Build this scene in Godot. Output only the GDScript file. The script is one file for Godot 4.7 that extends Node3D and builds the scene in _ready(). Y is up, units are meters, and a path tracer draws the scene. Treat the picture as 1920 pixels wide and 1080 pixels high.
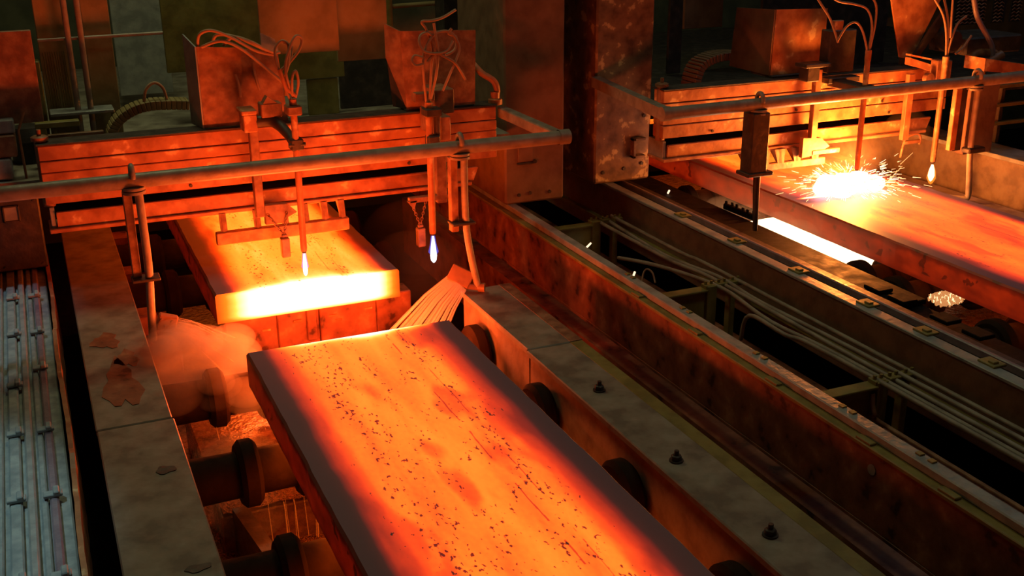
extends Node3D
# Torch-cutting stand of a slab casting line: two strands, each with a roller bed, a torch bridge and a cooling pipe.
# Metres; y = 1.6 is the top of the hot slabs, z runs along the strands towards the camera.

var M := {}
var rng := RandomNumberGenerator.new()
var used := {}

# ------------------------------------------------------------------ shape helpers
func ns() -> SurfaceTool:
	var st := SurfaceTool.new()
	st.begin(Mesh.PRIMITIVE_TRIANGLES)
	return st

func tri(st: SurfaceTool, a: Vector3, b: Vector3, c: Vector3) -> void:   # counter-clockwise seen from outside
	st.add_vertex(a); st.add_vertex(c); st.add_vertex(b)

func quad(st: SurfaceTool, a: Vector3, b: Vector3, c: Vector3, d: Vector3) -> void:
	tri(st, a, b, c); tri(st, a, c, d)

# box by centre and size with chamfered edges
func bx(st: SurfaceTool, c: Vector3, s: Vector3, bev := 0.006, bs := Basis()) -> void:
	st.set_smooth_group(-1)
	var h := s * 0.5
	var b: float = min(bev, min(h.x, min(h.y, h.z)) * 0.45)
	var v := {}
	for sx in [-1, 1]:
		for sy in [-1, 1]:
			for sz in [-1, 1]:
				v[[sx, sy, sz, 0]] = c + bs * Vector3(sx * h.x, sy * (h.y - b), sz * (h.z - b))
				v[[sx, sy, sz, 1]] = c + bs * Vector3(sx * (h.x - b), sy * h.y, sz * (h.z - b))
				v[[sx, sy, sz, 2]] = c + bs * Vector3(sx * (h.x - b), sy * (h.y - b), sz * h.z)
	for s1 in [-1, 1]:
		qo(st, c, v[[s1, -1, -1, 0]], v[[s1, 1, -1, 0]], v[[s1, 1, 1, 0]], v[[s1, -1, 1, 0]])
		qo(st, c, v[[-1, s1, -1, 1]], v[[1, s1, -1, 1]], v[[1, s1, 1, 1]], v[[-1, s1, 1, 1]])
		qo(st, c, v[[-1, -1, s1, 2]], v[[1, -1, s1, 2]], v[[1, 1, s1, 2]], v[[-1, 1, s1, 2]])
		for s2 in [-1, 1]:
			qo(st, c, v[[s1, s2, -1, 0]], v[[s1, s2, 1, 0]], v[[s1, s2, 1, 1]], v[[s1, s2, -1, 1]])
			qo(st, c, v[[s1, -1, s2, 0]], v[[s1, 1, s2, 0]], v[[s1, 1, s2, 2]], v[[s1, -1, s2, 2]])
			qo(st, c, v[[-1, s1, s2, 1]], v[[1, s1, s2, 1]], v[[1, s1, s2, 2]], v[[-1, s1, s2, 2]])
			for s3 in [-1, 1]:
				to(st, c, v[[s1, s2, s3, 0]], v[[s1, s2, s3, 1]], v[[s1, s2, s3, 2]])

func to(st: SurfaceTool, c: Vector3, p: Vector3, q: Vector3, r: Vector3) -> void:   # turned outwards from c
	if (q - p).cross(r - p).dot((p + q + r) / 3.0 - c) > 0.0: tri(st, p, q, r)
	else: tri(st, p, r, q)

func qo(st: SurfaceTool, c: Vector3, p: Vector3, q: Vector3, r: Vector3, s: Vector3) -> void:
	if (q - p).cross(r - p).dot((p + q + r + s) / 4.0 - c) > 0.0: quad(st, p, q, r, s)
	else: quad(st, p, s, r, q)

# box between two corners
func bb(st: SurfaceTool, a: Vector3, b: Vector3, bev := 0.006) -> void:
	bx(st, (a + b) * 0.5, (b - a).abs(), bev)

# swept round tube; r is a radius or an array with one per point
func tube(st: SurfaceTool, pts: Array, r, n := 12, caps := true) -> void:
	var rings := []
	var up := Vector3(0.31, 0.87, 0.23)
	for i in pts.size():
		var t: Vector3
		if i == 0: t = pts[1] - pts[0]
		elif i == pts.size() - 1: t = pts[i] - pts[i - 1]
		else: t = (pts[i + 1] - pts[i]).normalized() + (pts[i] - pts[i - 1]).normalized()
		t = t.normalized()
		if abs(up.dot(t)) > 0.95: up = Vector3(t.y, t.z, t.x)
		var x := (up - t * up.dot(t)).normalized()
		var y := t.cross(x)
		up = x
		var rad: float = r[i] if r is Array else r
		var ring := []
		for k in n:
			var a := TAU * k / n
			ring.append(pts[i] + (x * cos(a) + y * sin(a)) * rad)
		rings.append(ring)
	st.set_smooth_group(1)
	for i in pts.size() - 1:
		for k in n:
			var k2 := (k + 1) % n
			quad(st, rings[i][k], rings[i][k2], rings[i + 1][k2], rings[i + 1][k])
	if caps:
		st.set_smooth_group(-1)
		for k in n:
			var k2 := (k + 1) % n
			tri(st, pts[0], rings[0][k2], rings[0][k])
			tri(st, pts[-1], rings[-1][k], rings[-1][k2])

func cyl(st: SurfaceTool, a: Vector3, b: Vector3, r: float, n := 16) -> void:
	tube(st, [a, b], r, n)

# turned profile [along, radius] round an axis; every ring keeps a hard edge
func lathe(st: SurfaceTool, o: Vector3, axis: Vector3, prof: Array, n := 24) -> void:
	for i in prof.size() - 1:
		st.set_smooth_group(2 + i)
		var x := axis.cross(Vector3(0.2, 0.3, 0.9)).normalized()
		var y := axis.cross(x)
		for k in n:
			var a := TAU * k / n
			var b := TAU * (k + 1) / n
			var da := x * cos(a) + y * sin(a)
			var db := x * cos(b) + y * sin(b)
			var p0: Vector3 = o + axis * prof[i][0]
			var p1: Vector3 = o + axis * prof[i + 1][0]
			quad(st, p0 + da * prof[i][1], p0 + db * prof[i][1], p1 + db * prof[i + 1][1], p1 + da * prof[i + 1][1])

# flat polygon (any plane) pushed out by ext
func prism(st: SurfaceTool, poly: Array, ext: Vector3) -> void:
	st.set_smooth_group(-1)
	var n := Vector3.ZERO
	for i in poly.size():
		n += poly[i].cross(poly[(i + 1) % poly.size()])
	n = n.normalized()
	var e := ext
	var base := poly.duplicate()
	if n.dot(e) < 0.0:
		base.reverse(); n = -n
	var ux: Vector3 = (base[1] - base[0]).normalized()
	var uy := n.cross(ux)
	var flat := PackedVector2Array()
	for p in base: flat.append(Vector2((p - base[0]).dot(ux), (p - base[0]).dot(uy)))
	var idx := Geometry2D.triangulate_polygon(flat)
	for i in range(0, idx.size(), 3):
		var a: Vector3 = base[idx[i]]; var b: Vector3 = base[idx[i + 1]]; var c: Vector3 = base[idx[i + 2]]
		if (b - a).cross(c - a).dot(n) < 0.0:
			var t := b; b = c; c = t
		tri(st, a + e, b + e, c + e)
		tri(st, a, c, b)
	for i in base.size():
		var p: Vector3 = base[i]; var q: Vector3 = base[(i + 1) % base.size()]
		quad(st, p, q, q + e, p + e)

# smooth curve through points
func curve(pts: Array, per := 6) -> Array:
	var out := []
	for i in pts.size() - 1:
		var p0: Vector3 = pts[max(i - 1, 0)]; var p1: Vector3 = pts[i]; var p2: Vector3 = pts[i + 1]; var p3: Vector3 = pts[min(i + 2, pts.size() - 1)]
		for k in per:
			var t := float(k) / per
			out.append(0.5 * ((2.0 * p1) + (p2 - p0) * t + (2.0 * p0 - 5.0 * p1 + 4.0 * p2 - p3) * t * t + (3.0 * p1 - p0 - 3.0 * p2 + p3) * t * t * t))
	out.append(pts[-1])
	return out

func V(x: float, y: float, z: float) -> Vector3:
	return Vector3(x, y, z)

# ------------------------------------------------------------------ scene-tree helpers
func numbered(n: String) -> String:
	if not used.has(n):
		used[n] = 0
		return n
	used[n] += 1
	return "%s_%03d" % [n, used[n]]

func tag(o: Node, label: String, category: String, group := "", kind := "") -> Node:
	if label: o.set_meta("label", label)
	if category: o.set_meta("category", category)
	if group: o.set_meta("group", group)
	if kind: o.set_meta("kind", kind)
	return o

func thing(called: String, label: String, category: String, at: Vector3, group := "") -> Node3D:
	var o := Node3D.new()
	o.name = numbered(called)
	add_child(o)
	o.position = at
	tag(o, label, category, group)
	return o

# commits st as one mesh. Vertices are given in scene coordinates and moved to the base of the thing they belong to
func obj(called: String, st: SurfaceTool, mat: Material, parent: Node = null) -> MeshInstance3D:
	st.generate_normals()
	var o := MeshInstance3D.new()
	o.mesh = st.commit()
	o.material_override = mat
	if parent == null:
		o.name = numbered(called)
		add_child(o)
	else:
		o.name = called
		parent.add_child(o, true)
		var up := Vector3.ZERO
		var q: Node = parent
		while q != self:
			up += q.position
			q = q.get_parent()
		o.position = -up
	return o

func struct(called: String, st: SurfaceTool, mat: Material) -> MeshInstance3D:
	var o := obj(called, st, mat)
	o.set_meta("kind", "structure")
	return o

func dup(o: Node3D, shift: Vector3, label := "") -> Node3D:
	var c: Node3D = o.duplicate()
	c.name = numbered(String(o.name))
	add_child(c)
	c.position = o.position + shift
	if label: c.set_meta("label", label)
	return c

# ------------------------------------------------------------------ materials
func ramp(cols: Array) -> Gradient:
	var g := Gradient.new()
	var o := PackedFloat32Array()
	var c := PackedColorArray()
	for e in cols:
		o.append(e[0]); c.append(e[1])
	g.offsets = o
	g.colors = c
	return g

func noise_tex(freq: float, cols: Array, sd: int, size := 512, oct := 5, stretch := 1.0) -> NoiseTexture2D:
	var n := FastNoiseLite.new()
	n.noise_type = FastNoiseLite.TYPE_SIMPLEX_SMOOTH
	n.seed = sd
	n.frequency = freq
	n.fractal_octaves = oct
	n.fractal_gain = 0.55
	var t := NoiseTexture2D.new()
	t.width = size
	t.height = int(size * stretch)
	t.seamless = true
	t.noise = n
	if cols: t.color_ramp = ramp(cols)
	return t

var bump_fine: NoiseTexture2D
var rough_tex: NoiseTexture2D

func metal(cols: Array, sd: int, rough := 0.62, metallic := 0.0, scale := 0.8, bump := 0.25, freq := 0.012) -> StandardMaterial3D:
	var m := StandardMaterial3D.new()
	var mean := Color(0, 0, 0)
	for c in cols: mean += c[1] / cols.size()
	var soft := []
	for c in cols: soft.append([c[0], c[1].lerp(mean, 0.0 if cols.size() > 4 else 0.5)])
	m.albedo_texture = noise_tex(freq, soft, sd)
	m.uv1_triplanar = true
	m.uv1_world_triplanar = true
	m.uv1_scale = Vector3.ONE * scale
	m.roughness = rough
	m.metallic = metallic
	m.roughness_texture = rough_tex
	m.heightmap_enabled = bump > 0.0
	if bump > 0.0:
		m.heightmap_texture = bump_fine
		m.heightmap_scale = bump
	return m

func C(r: int, g: int, b: int) -> Color:
	return Color8(r, g, b)

func make_materials() -> void:
	bump_fine = noise_tex(0.03, [], 3)
	rough_tex = noise_tex(0.02, [[0.2, Color(0.75, 0.75, 0.75)], [0.8, Color(1, 1, 1)]], 5)
	M.rust = metal([[0.25, C(96, 58, 40)], [0.45, C(132, 86, 60)], [0.6, C(152, 106, 76)], [0.8, C(182, 140, 104)]], 11, 0.62, 0.0, 0.9)
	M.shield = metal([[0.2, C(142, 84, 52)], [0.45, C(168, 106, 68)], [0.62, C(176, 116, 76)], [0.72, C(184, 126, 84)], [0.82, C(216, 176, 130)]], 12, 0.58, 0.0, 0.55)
	M.girder = metal([[0.2, C(70, 40, 28)], [0.3, C(120, 72, 50)], [0.5, C(140, 86, 60)], [0.65, C(150, 94, 66)], [0.85, C(176, 122, 90)]], 13, 0.55, 0.0, 0.5)
	M.dark = metal([[0.3, C(38, 32, 30)], [0.6, C(62, 52, 48)], [0.8, C(88, 74, 66)]], 14, 0.6, 0.0, 0.8)
	M.roll = metal([[0.3, C(38, 27, 20)], [0.6, C(50, 36, 27)], [0.8, C(62, 46, 36)]], 15, 0.55, 0.0, 0.8)
	M.roll.metallic_specular = 0.15
	M.roll.roughness = 0.85
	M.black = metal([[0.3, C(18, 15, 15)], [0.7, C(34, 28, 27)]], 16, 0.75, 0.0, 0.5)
	M.black.metallic_specular = 0.2
	M.plate = metal([[0.22, C(96, 84, 74)], [0.42, C(134, 124, 110)], [0.58, C(150, 141, 126)], [0.75, C(170, 160, 146)]], 17, 0.6, 0.0, 0.5, 0.15)
	M.concrete = metal([[0.25, C(112, 92, 78)], [0.5, C(142, 122, 104)], [0.75, C(160, 142, 124)]], 18, 0.8, 0.0, 0.6)
	M.olive = metal([[0.25, C(104, 92, 44)], [0.5, C(138, 124, 62)], [0.75, C(156, 144, 84)]], 19, 0.6, 0.0, 0.5)
	M.panel = metal([[0.25, C(122, 104, 62)], [0.5, C(150, 130, 84)], [0.75, C(164, 146, 104)]], 20, 0.7, 0.0, 0.45)
	M.grey = metal([[0.25, C(118, 120, 120)], [0.5, C(150, 152, 150)], [0.75, C(172, 172, 168)]], 21, 0.5, 0.0, 0.7)
	M.tray = metal([[0.25, C(112, 122, 126)], [0.45, C(136, 144, 146)], [0.6, C(150, 156, 156)], [0.8, C(172, 178, 174)]], 22, 0.7, 0.0, 1.1, 0.12)
	M.pipe = metal([[0.2, C(118, 104, 92)], [0.5, C(148, 134, 120)], [0.7, C(166, 154, 140)]], 23, 0.5, 0.0, 1.0)
	M.hose = metal([[0.3, C(150, 112, 84)], [0.7, C(178, 142, 112)]], 24, 0.6, 0.0, 1.0, 0.0)
	M.column = metal([[0.2, C(96, 68, 52)], [0.45, C(124, 92, 70)], [0.72, C(140, 106, 78)], [0.755, C(186, 152, 106)], [0.88, C(206, 176, 130)]], 25, 0.6, 0.0, 0.5, 0.3, 0.014)
	M.columnplain = metal([[0.2, C(100, 72, 56)], [0.45, C(124, 92, 70)], [0.75, C(142, 110, 86)]], 26, 0.6, 0.0, 0.5)
	M.purple = metal([[0.3, C(120, 104, 116)], [0.7, C(150, 134, 142)]], 27, 0.4, 0.0, 0.8)
	M.wet = metal([[0.3, C(70, 48, 38)], [0.7, C(120, 88, 66)]], 28, 0.3, 0.0, 0.8, 0.6, 0.02)
	M.scale = metal([[0.3, C(120, 92, 92)], [0.5, C(142, 118, 122)], [0.7, C(160, 140, 146)]], 29, 0.55, 0.0, 1.4, 0.2, 0.02)
	M.wall = metal([[0.3, C(60, 60, 44)], [0.7, C(96, 94, 70)]], 30, 0.85, 0.0, 0.25)
	M.water = StandardMaterial3D.new()
	M.water.albedo_color = Color(0.95, 0.88, 0.82, 0.26)
	M.water.transparency = BaseMaterial3D.TRANSPARENCY_ALPHA
	M.water.roughness = 0.45
	M.pool = StandardMaterial3D.new()
	M.pool.albedo_color = C(150, 108, 78)
	M.pool.roughness = 0.08
	M.pool.metallic = 0.55
	M.pool.metallic_specular = 0.7
	M.pool.uv1_triplanar = true
	M.pool.uv1_world_triplanar = true
	M.pool.uv1_scale = Vector3.ONE * 1.6
	M.pool.heightmap_enabled = true
	M.pool.heightmap_texture = bump_fine
	M.pool.heightmap_scale = 9.0
	M.bottom = glow_mat(Color(1.0, 0.16, 0.012), 1.2)

func glow_mat(lin: Color, energy: float) -> StandardMaterial3D:
	var m := StandardMaterial3D.new()
	m.albedo_color = C(70, 60, 60)
	m.roughness = 0.8
	m.emission_enabled = true
	m.emission = lin.linear_to_srgb()
	m.emission_energy_multiplier = energy
	return m

# colour of hot steel, linear, 1 = ordinary orange heat
const HEAT := [[0.0, 0.0, 0.0, 0.0], [0.25, 0.02, 0.0006, 0.0003], [0.5, 0.16, 0.004, 0.0005], [0.72, 0.52, 0.022, 0.001], [0.86, 0.86, 0.06, 0.002], [1.0, 1.0, 0.155, 0.007], [1.25, 1.0, 0.30, 0.022], [1.5, 1.0, 0.55, 0.09], [1.8, 1.0, 0.85, 0.4], [2.2, 1.0, 1.0, 0.9]]
func heat(t: float) -> Color:
	var i := 0
	while i < HEAT.size() - 2 and HEAT[i + 1][0] < t: i += 1
	var a = HEAT[i]
	var b = HEAT[i + 1]
	var k: float = clamp((t - a[0]) / (b[0] - a[0]), 0.0, 1.0)
	return Color(lerp(a[1], b[1], k), lerp(a[2], b[2], k), lerp(a[3], b[3], k))

# emission of a slab's top: cold edges, hot middle, scale specks in rows along the strand; hot(x, z) adds heat
func slab_top_tex(length: float, sd: int, base: float, edge_l: float, edge_r: float, w: int, h: int, specks: float, hot: Callable) -> ImageTexture:
	var n1 := FastNoiseLite.new(); n1.seed = sd; n1.frequency = 1.0; n1.fractal_octaves = 4
	var n2 := FastNoiseLite.new(); n2.seed = sd + 7; n2.frequency = 1.0; n2.fractal_octaves = 3
	var im := Image.create(w, h, false, Image.FORMAT_RGB8)
	var rows := [[0.26, 0.05], [0.345, 0.03], [0.46, 0.035], [0.63, 0.008], [0.70, 0.012], [0.735, 0.03]]
	for j in h:
		var z := (j + 0.5) / h * length
		var wob := 0.012 * n2.get_noise_2d(z * 1.5, 3.0)
		for i in w:
			var u := (i + 0.5) / w
			var d1 := u + wob
			var d2 := 1.0 - u + wob * 0.7
			var t: float = smoothstep(0.015, edge_l, d1) * smoothstep(0.015, edge_r, d2)
			var x := u * 1.6
			var grain := n1.get_noise_2d(x * 3.4, z * 0.55)
			var fine := n2.get_noise_2d(x * 26.0, z * 14.0)
			var T: float = base * (0.35 + 0.65 * t) * (1.0 + 0.13 * grain + 0.03 * fine - 0.16 * smoothstep(0.1, 0.5, n2.get_noise_2d(x * 2.2 + 40.0, z * 0.7)))
			T *= smoothstep(-0.05, 0.35, t) * 0.55 + 0.45
			if t < 0.25: T *= t / 0.25 * 0.55 + 0.45
			T += hot.call(u, z)
			# rows of dark scale
			if specks > 0.0 and t > 0.55:
				var near := 0.10
				for r in rows:
					near = max(near, exp(-pow((u - r[0] + 0.006 * n2.get_noise_2d(z * 3.0, r[0] * 40.0)) / r[1], 2.0)))
				var sp := n1.get_noise_2d(x * 27.0 + 50.0, z * 13.0)
				var mask := n2.get_noise_2d(x * 4.0 + 9.0, z * 2.4)
				var th := 0.575 - 0.21 * near * specks - 0.30 * mask
				if sp > th: T -= clamp((sp - th) * 7.0, 0.0, 0.5)
				if abs(u - 0.655 + 0.01 * n2.get_noise_2d(z * 0.8, 1.0)) < 0.003 and n2.get_noise_2d(z * 1.7, 77.0) > -0.15: T -= 0.22
				if abs(u - 0.715 + 0.008 * n2.get_noise_2d(z * 0.8, 5.0)) < 0.002 and n2.get_noise_2d(z * 1.3, 37.0) > 0.0: T -= 0.2
			im.set_pixel(i, j, heat(T).linear_to_srgb())
	return ImageTexture.create_from_image(im)

# the freshly cut end of a slab: white in the middle, yellow and orange towards the corners
func cut_tex(sd: int) -> ImageTexture:
	var n := FastNoiseLite.new(); n.seed = sd; n.frequency = 0.03
	var im := Image.create(256, 48, false, Image.FORMAT_RGB8)
	var keys := [[0.0, Color(0.8, 0.06, 0.002)], [0.18, Color(1.5, 0.27, 0.01)], [0.4, Color(2.6, 0.85, 0.1)], [0.65, Color(4.0, 1.35, 0.75)], [1.0, Color(5.5, 1.9, 1.5)]]
	for j in 48:
		for i in 256:
			var u := (i + 0.5) / 256.0
			var v := (j + 0.5) / 48.0
			var side: float = min(u * 0.85, (1.0 - u) * 1.25) + 0.006 * n.get_noise_2d(i, j * 2.0)
			var tb: float = min(v + 0.1, 1.02 - v)
			var k: float = smoothstep(-0.02, 0.22, side) * (0.35 + 0.65 * smoothstep(0.0, 0.2, tb))
			var q := 0
			while q < 3 and keys[q + 1][0] < k: q += 1
			var c: Color = keys[q][1].lerp(keys[q + 1][1], clamp((k - keys[q][0]) / (keys[q + 1][0] - keys[q][0]), 0.0, 1.0))
			im.set_pixel(i, j, Color(c.r / 5.5, c.g / 5.5, c.b / 5.5).linear_to_srgb())
	return ImageTexture.create_from_image(im)

func side_tex(sd: int, length: float, T0: float) -> ImageTexture:
	var n := FastNoiseLite.new(); n.seed = sd; n.frequency = 1.0; n.fractal_octaves = 4
	var im := Image.create(1024, 48, false, Image.FORMAT_RGB8)
	for i in 1024:
		for j in 48:
			var z := (i + 0.5) / 1024.0 * length
			var y := (j + 0.5) / 48.0
			var T: float = T0 + 0.10 * n.get_noise_2d(z * 3.0, y * 1.2) - 0.22 * smoothstep(0.30, 0.0, y + 0.12 * n.get_noise_2d(z * 7.0, 4.0)) - 0.08 * smoothstep(0.8, 1.0, y)
			if n.get_noise_2d(z * 4.0 + 30.0, y * 1.0) > 0.42 and y < 0.75: T -= 0.2
			im.set_pixel(i, j, heat(T).linear_to_srgb())
	return ImageTexture.create_from_image(im)

func emis(tex: Texture2D, energy: float, alb: Color) -> StandardMaterial3D:
	var m := StandardMaterial3D.new()
	m.albedo_color = alb
	m.roughness = 0.6
	m.heightmap_enabled = false
	m.emission_enabled = true
	m.emission = Color.BLACK
	m.emission_texture = tex
	m.emission_energy_multiplier = energy
	m.texture_repeat = false
	return m

# slab along z from z0 (far) to z1 (near); v of the top runs from far to near
func slab(label: String, x0: float, x1: float, z0: float, z1: float, top: Material, side: Material, far_end: Material, near_end: Material, sd: int) -> MeshInstance3D:
	rng.seed = sd
	var yt := 1.6
	var yb := 1.335
	var b := 0.016
	var n := 48
	var prof := []
	for i in n + 1:
		var z: float = lerp(z0, z1, float(i) / n)
		var jl := rng.randf_range(-0.004, 0.004)
		var jr := rng.randf_range(-0.004, 0.004)
		prof.append([z, x0 + jl, x1 + jr])
	var mesh := ArrayMesh.new()
	var mats := [top, side, M.bottom, far_end, near_end]
	for part in 5:
		var st := ns()
		st.set_smooth_group(-1)
		if part < 3:
			for i in n:
				var a = prof[i]
				var c = prof[i + 1]
				var va := float(i) / n
				var vc := float(i + 1) / n
				if part == 0:
					uvq(st, [V(a[1] + b, yt, a[0]), V(c[1] + b, yt, c[0]), V(c[2] - b, yt, c[0]), V(a[2] - b, yt, a[0])], [Vector2(0, va), Vector2(0, vc), Vector2(1, vc), Vector2(1, va)])
				elif part == 1:
					uvq(st, [V(a[1], yb, a[0]), V(c[1], yb, c[0]), V(c[1], yt - b, c[0]), V(a[1], yt - b, a[0])], [Vector2(va, 1), Vector2(vc, 1), Vector2(vc, 0.06), Vector2(va, 0.06)])
					uvq(st, [V(a[1], yt - b, a[0]), V(c[1], yt - b, c[0]), V(c[1] + b, yt, c[0]), V(a[1] + b, yt, a[0])], [Vector2(va, 0.06), Vector2(vc, 0.06), Vector2(vc, 0), Vector2(va, 0)])
					uvq(st, [V(c[2], yb, c[0]), V(a[2], yb, a[0]), V(a[2], yt - b, a[0]), V(c[2], yt - b, c[0])], [Vector2(vc, 1), Vector2(va, 1), Vector2(va, 0.06), Vector2(vc, 0.06)])
					uvq(st, [V(c[2], yt - b, c[0]), V(a[2], yt - b, a[0]), V(a[2] - b, yt, a[0]), V(c[2] - b, yt, c[0])], [Vector2(vc, 0.06), Vector2(va, 0.06), Vector2(va, 0), Vector2(vc, 0)])
				else:
					uvq(st, [V(a[1], yb, a[0]), V(a[2], yb, a[0]), V(c[2], yb, c[0]), V(c[1], yb, c[0])], [Vector2.ZERO, Vector2.ZERO, Vector2.ZERO, Vector2.ZERO])
		else:
			var p = prof[0] if part == 3 else prof[n]
			var q := [V(p[1], yb, p[0]), V(p[2], yb, p[0]), V(p[2], yt - b, p[0]), V(p[2] - b, yt, p[0]), V(p[1] + b, yt, p[0]), V(p[1], yt - b, p[0])]
			var uv := [Vector2(0, 1), Vector2(1, 1), Vector2(1, 0.06), Vector2(0.99, 0), Vector2(0.01, 0), Vector2(0, 0.06)]
			for k in range(1, 5):
				for e in ([0, k, k + 1] if part == 3 else [0, k + 1, k]):
					st.set_uv(uv[e]); st.add_vertex(q[e])
		st.generate_normals()
		mesh = st.commit(mesh)
		mesh.surface_set_material(part, mats[part])
	var o := MeshInstance3D.new()
	o.name = numbered("glowing_steel_slab")
	o.mesh = mesh
	add_child(o)
	tag(o, label, "steel slab", "glowing slabs on the roller beds")
	return o

func uvq(st: SurfaceTool, p: Array, uv: Array) -> void:   # counter-clockwise seen from outside
	for e in [0, 2, 1, 0, 3, 2]:
		st.set_uv(uv[e]); st.add_vertex(p[e])

func area(called: String, at: Vector3, size: Vector2, towards: Vector3, lin: Color, radiance: float) -> void:
	var l := AreaLight3D.new()
	l.name = called
	l.area_size = size
	l.light_color = lin.linear_to_srgb()
	l.light_energy = radiance * size.x * size.y / PI
	l.area_normalize_energy = true
	l.area_range = 40.0
	l.area_attenuation = 2.0
	l.shadow_enabled = true
	add_child(l)
	var upv := Vector3.FORWARD if abs(towards.y) > 0.9 else Vector3.UP
	l.look_at_from_position(at, at + towards, upv)

# ------------------------------------------------------------------ the scene
func _ready() -> void:
	rng.seed = 1
	view_and_light()
	make_materials()
	hall()
	slabs()
	roller_bed_left()
	roller_bed_right()
	side_duct()
	middle_girders()
	columns()
	bridge_left()
	bridge_right()
	cooling_pipe_left()
	cooling_pipe_right()
	background_left()
	background_right()
	sparks()
	mist()

func view_and_light() -> void:
	var cam := Camera3D.new()
	cam.name = "camera"
	add_child(cam)
	cam.transform = Transform3D(Basis(Vector3(0.91675528, -0.00702354, 0.39938757), Vector3(0.14290636, 0.93943665, -0.31150691), Vector3(-0.37301144, 0.34265062, 0.86223722)).orthonormalized(), Vector3(-1.976, 4.824, 7.644))
	cam.fov = 29.187
	cam.near = 0.1
	cam.far = 100.0
	cam.current = true
	var we := WorldEnvironment.new()
	we.name = "environment"
	var e := Environment.new()
	e.background_mode = Environment.BG_COLOR
	e.background_color = C(12, 12, 10)
	e.background_energy_multiplier = 1.0
	e.tonemap_mode = Environment.TONE_MAPPER_LINEAR
	e.tonemap_exposure = 1.0
	e.sdfgi_enabled = true
	e.ssao_enabled = true
	e.ssil_enabled = true
	e.volumetric_fog_enabled = true
	e.volumetric_fog_density = 0.0
	we.environment = e
	add_child(we)
	# the heat of the slabs: a light of each glowing face's size just off that face
	var orange := Color(1.0, 0.09, 0.006)
	area("slab_light_front", V(0, 1.612, 3.3), Vector2(1.2, 6.4), Vector3.UP, orange, 3.5)
	area("slab_light_rear", V(0, 1.612, -3.6), Vector2(1.2, 4.2), Vector3.UP, Color(1.0, 0.10, 0.005), 12.0)
	area("slab_light_right", V(6.23, 1.612, -1.9), Vector2(1.3, 8.0), Vector3.UP, Color(1.0, 0.11, 0.006), 6.0)
	area("slab_light_underside", V(-0.4, 1.325, 2.3), Vector2(0.8, 4.4), Vector3.DOWN, Color(1.0, 0.15, 0.012), 8.0)
	area("cut_light_rear_slab", V(0, 1.47, -1.335), Vector2(1.5, 0.24), Vector3.BACK, Color(1.0, 0.10, 0.006), 85.0)
	area("cut_light_front_slab", V(0, 1.47, -0.012), Vector2(1.5, 0.24), Vector3.FORWARD, Color(1.0, 0.10, 0.005), 95.0)
	# lamps of the hall, high under the roof and out of the picture
	bell_lamp(V(-4.2, 8.6, 1.7), Color(0.62, 0.97, 1.0), 17.0, "near bell lamp over the cable duct")
	bell_lamp(V(-4.2, 8.6, -1.9), Color(0.62, 0.9, 1.0), 11.0, "far bell lamp over the cable duct")
	lamp("ceiling_lamp", V(3.6, 8.6, 2.5), Color(0.88, 0.95, 0.62), 1.35, "sodium ceiling lamp over the girders")
	lamp("ceiling_lamp", V(-0.8, 8.6, -3.4), Color(0.95, 1.0, 0.5), 3.0, "yellow ceiling lamp behind the near torch bridge")
	lamp("ceiling_lamp", V(5.4, 8.6, -5.8), Color(0.85, 1.0, 0.5), 1.0, "greenish ceiling lamp behind the far torch bridge")
	lamp("ceiling_lamp", V(10.2, 8.6, -1.5), Color(0.7, 0.82, 1.0), 0.9, "bluish ceiling lamp over the drive unit")
	var s := OmniLight3D.new()
	s.name = "spark_light"
	s.position = V(6.08, 1.92, -1.66)
	s.light_color = Color(1.0, 0.26, 0.035).linear_to_srgb()
	s.light_energy = 11.0
	s.light_size = 0.14
	s.omni_range = 40.0
	s.omni_attenuation = 2.0
	s.shadow_enabled = true
	add_child(s)

func lamp(called: String, at: Vector3, lin: Color, power: float, label: String) -> void:
	var t := thing(called, label, "lamp", at)
	var st := ns()
	bx(st, at + V(0, 0.12, 0), V(1.3, 0.16, 1.3), 0.02)
	var hm := StandardMaterial3D.new()
	hm.albedo_color = C(90, 92, 90)
	obj("housing", st, hm, t)
	st = ns()
	bx(st, at + V(0, 0.03, 0), V(1.2, 0.03, 1.2), 0.005)
	obj("lens", st, glow_mat(lin, 1.0), t)
	st = ns()
	for x in [-0.5, 0.5]: cyl(st, at + V(x, 0.2, 0), V(at.x + x, 9.6, at.z), 0.02, 8)
	obj("hanger_rod", st, hm, t)
	area(called + "_light", at, Vector2(1.2, 1.2), Vector3.DOWN, lin, power * 5.0)

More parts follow.
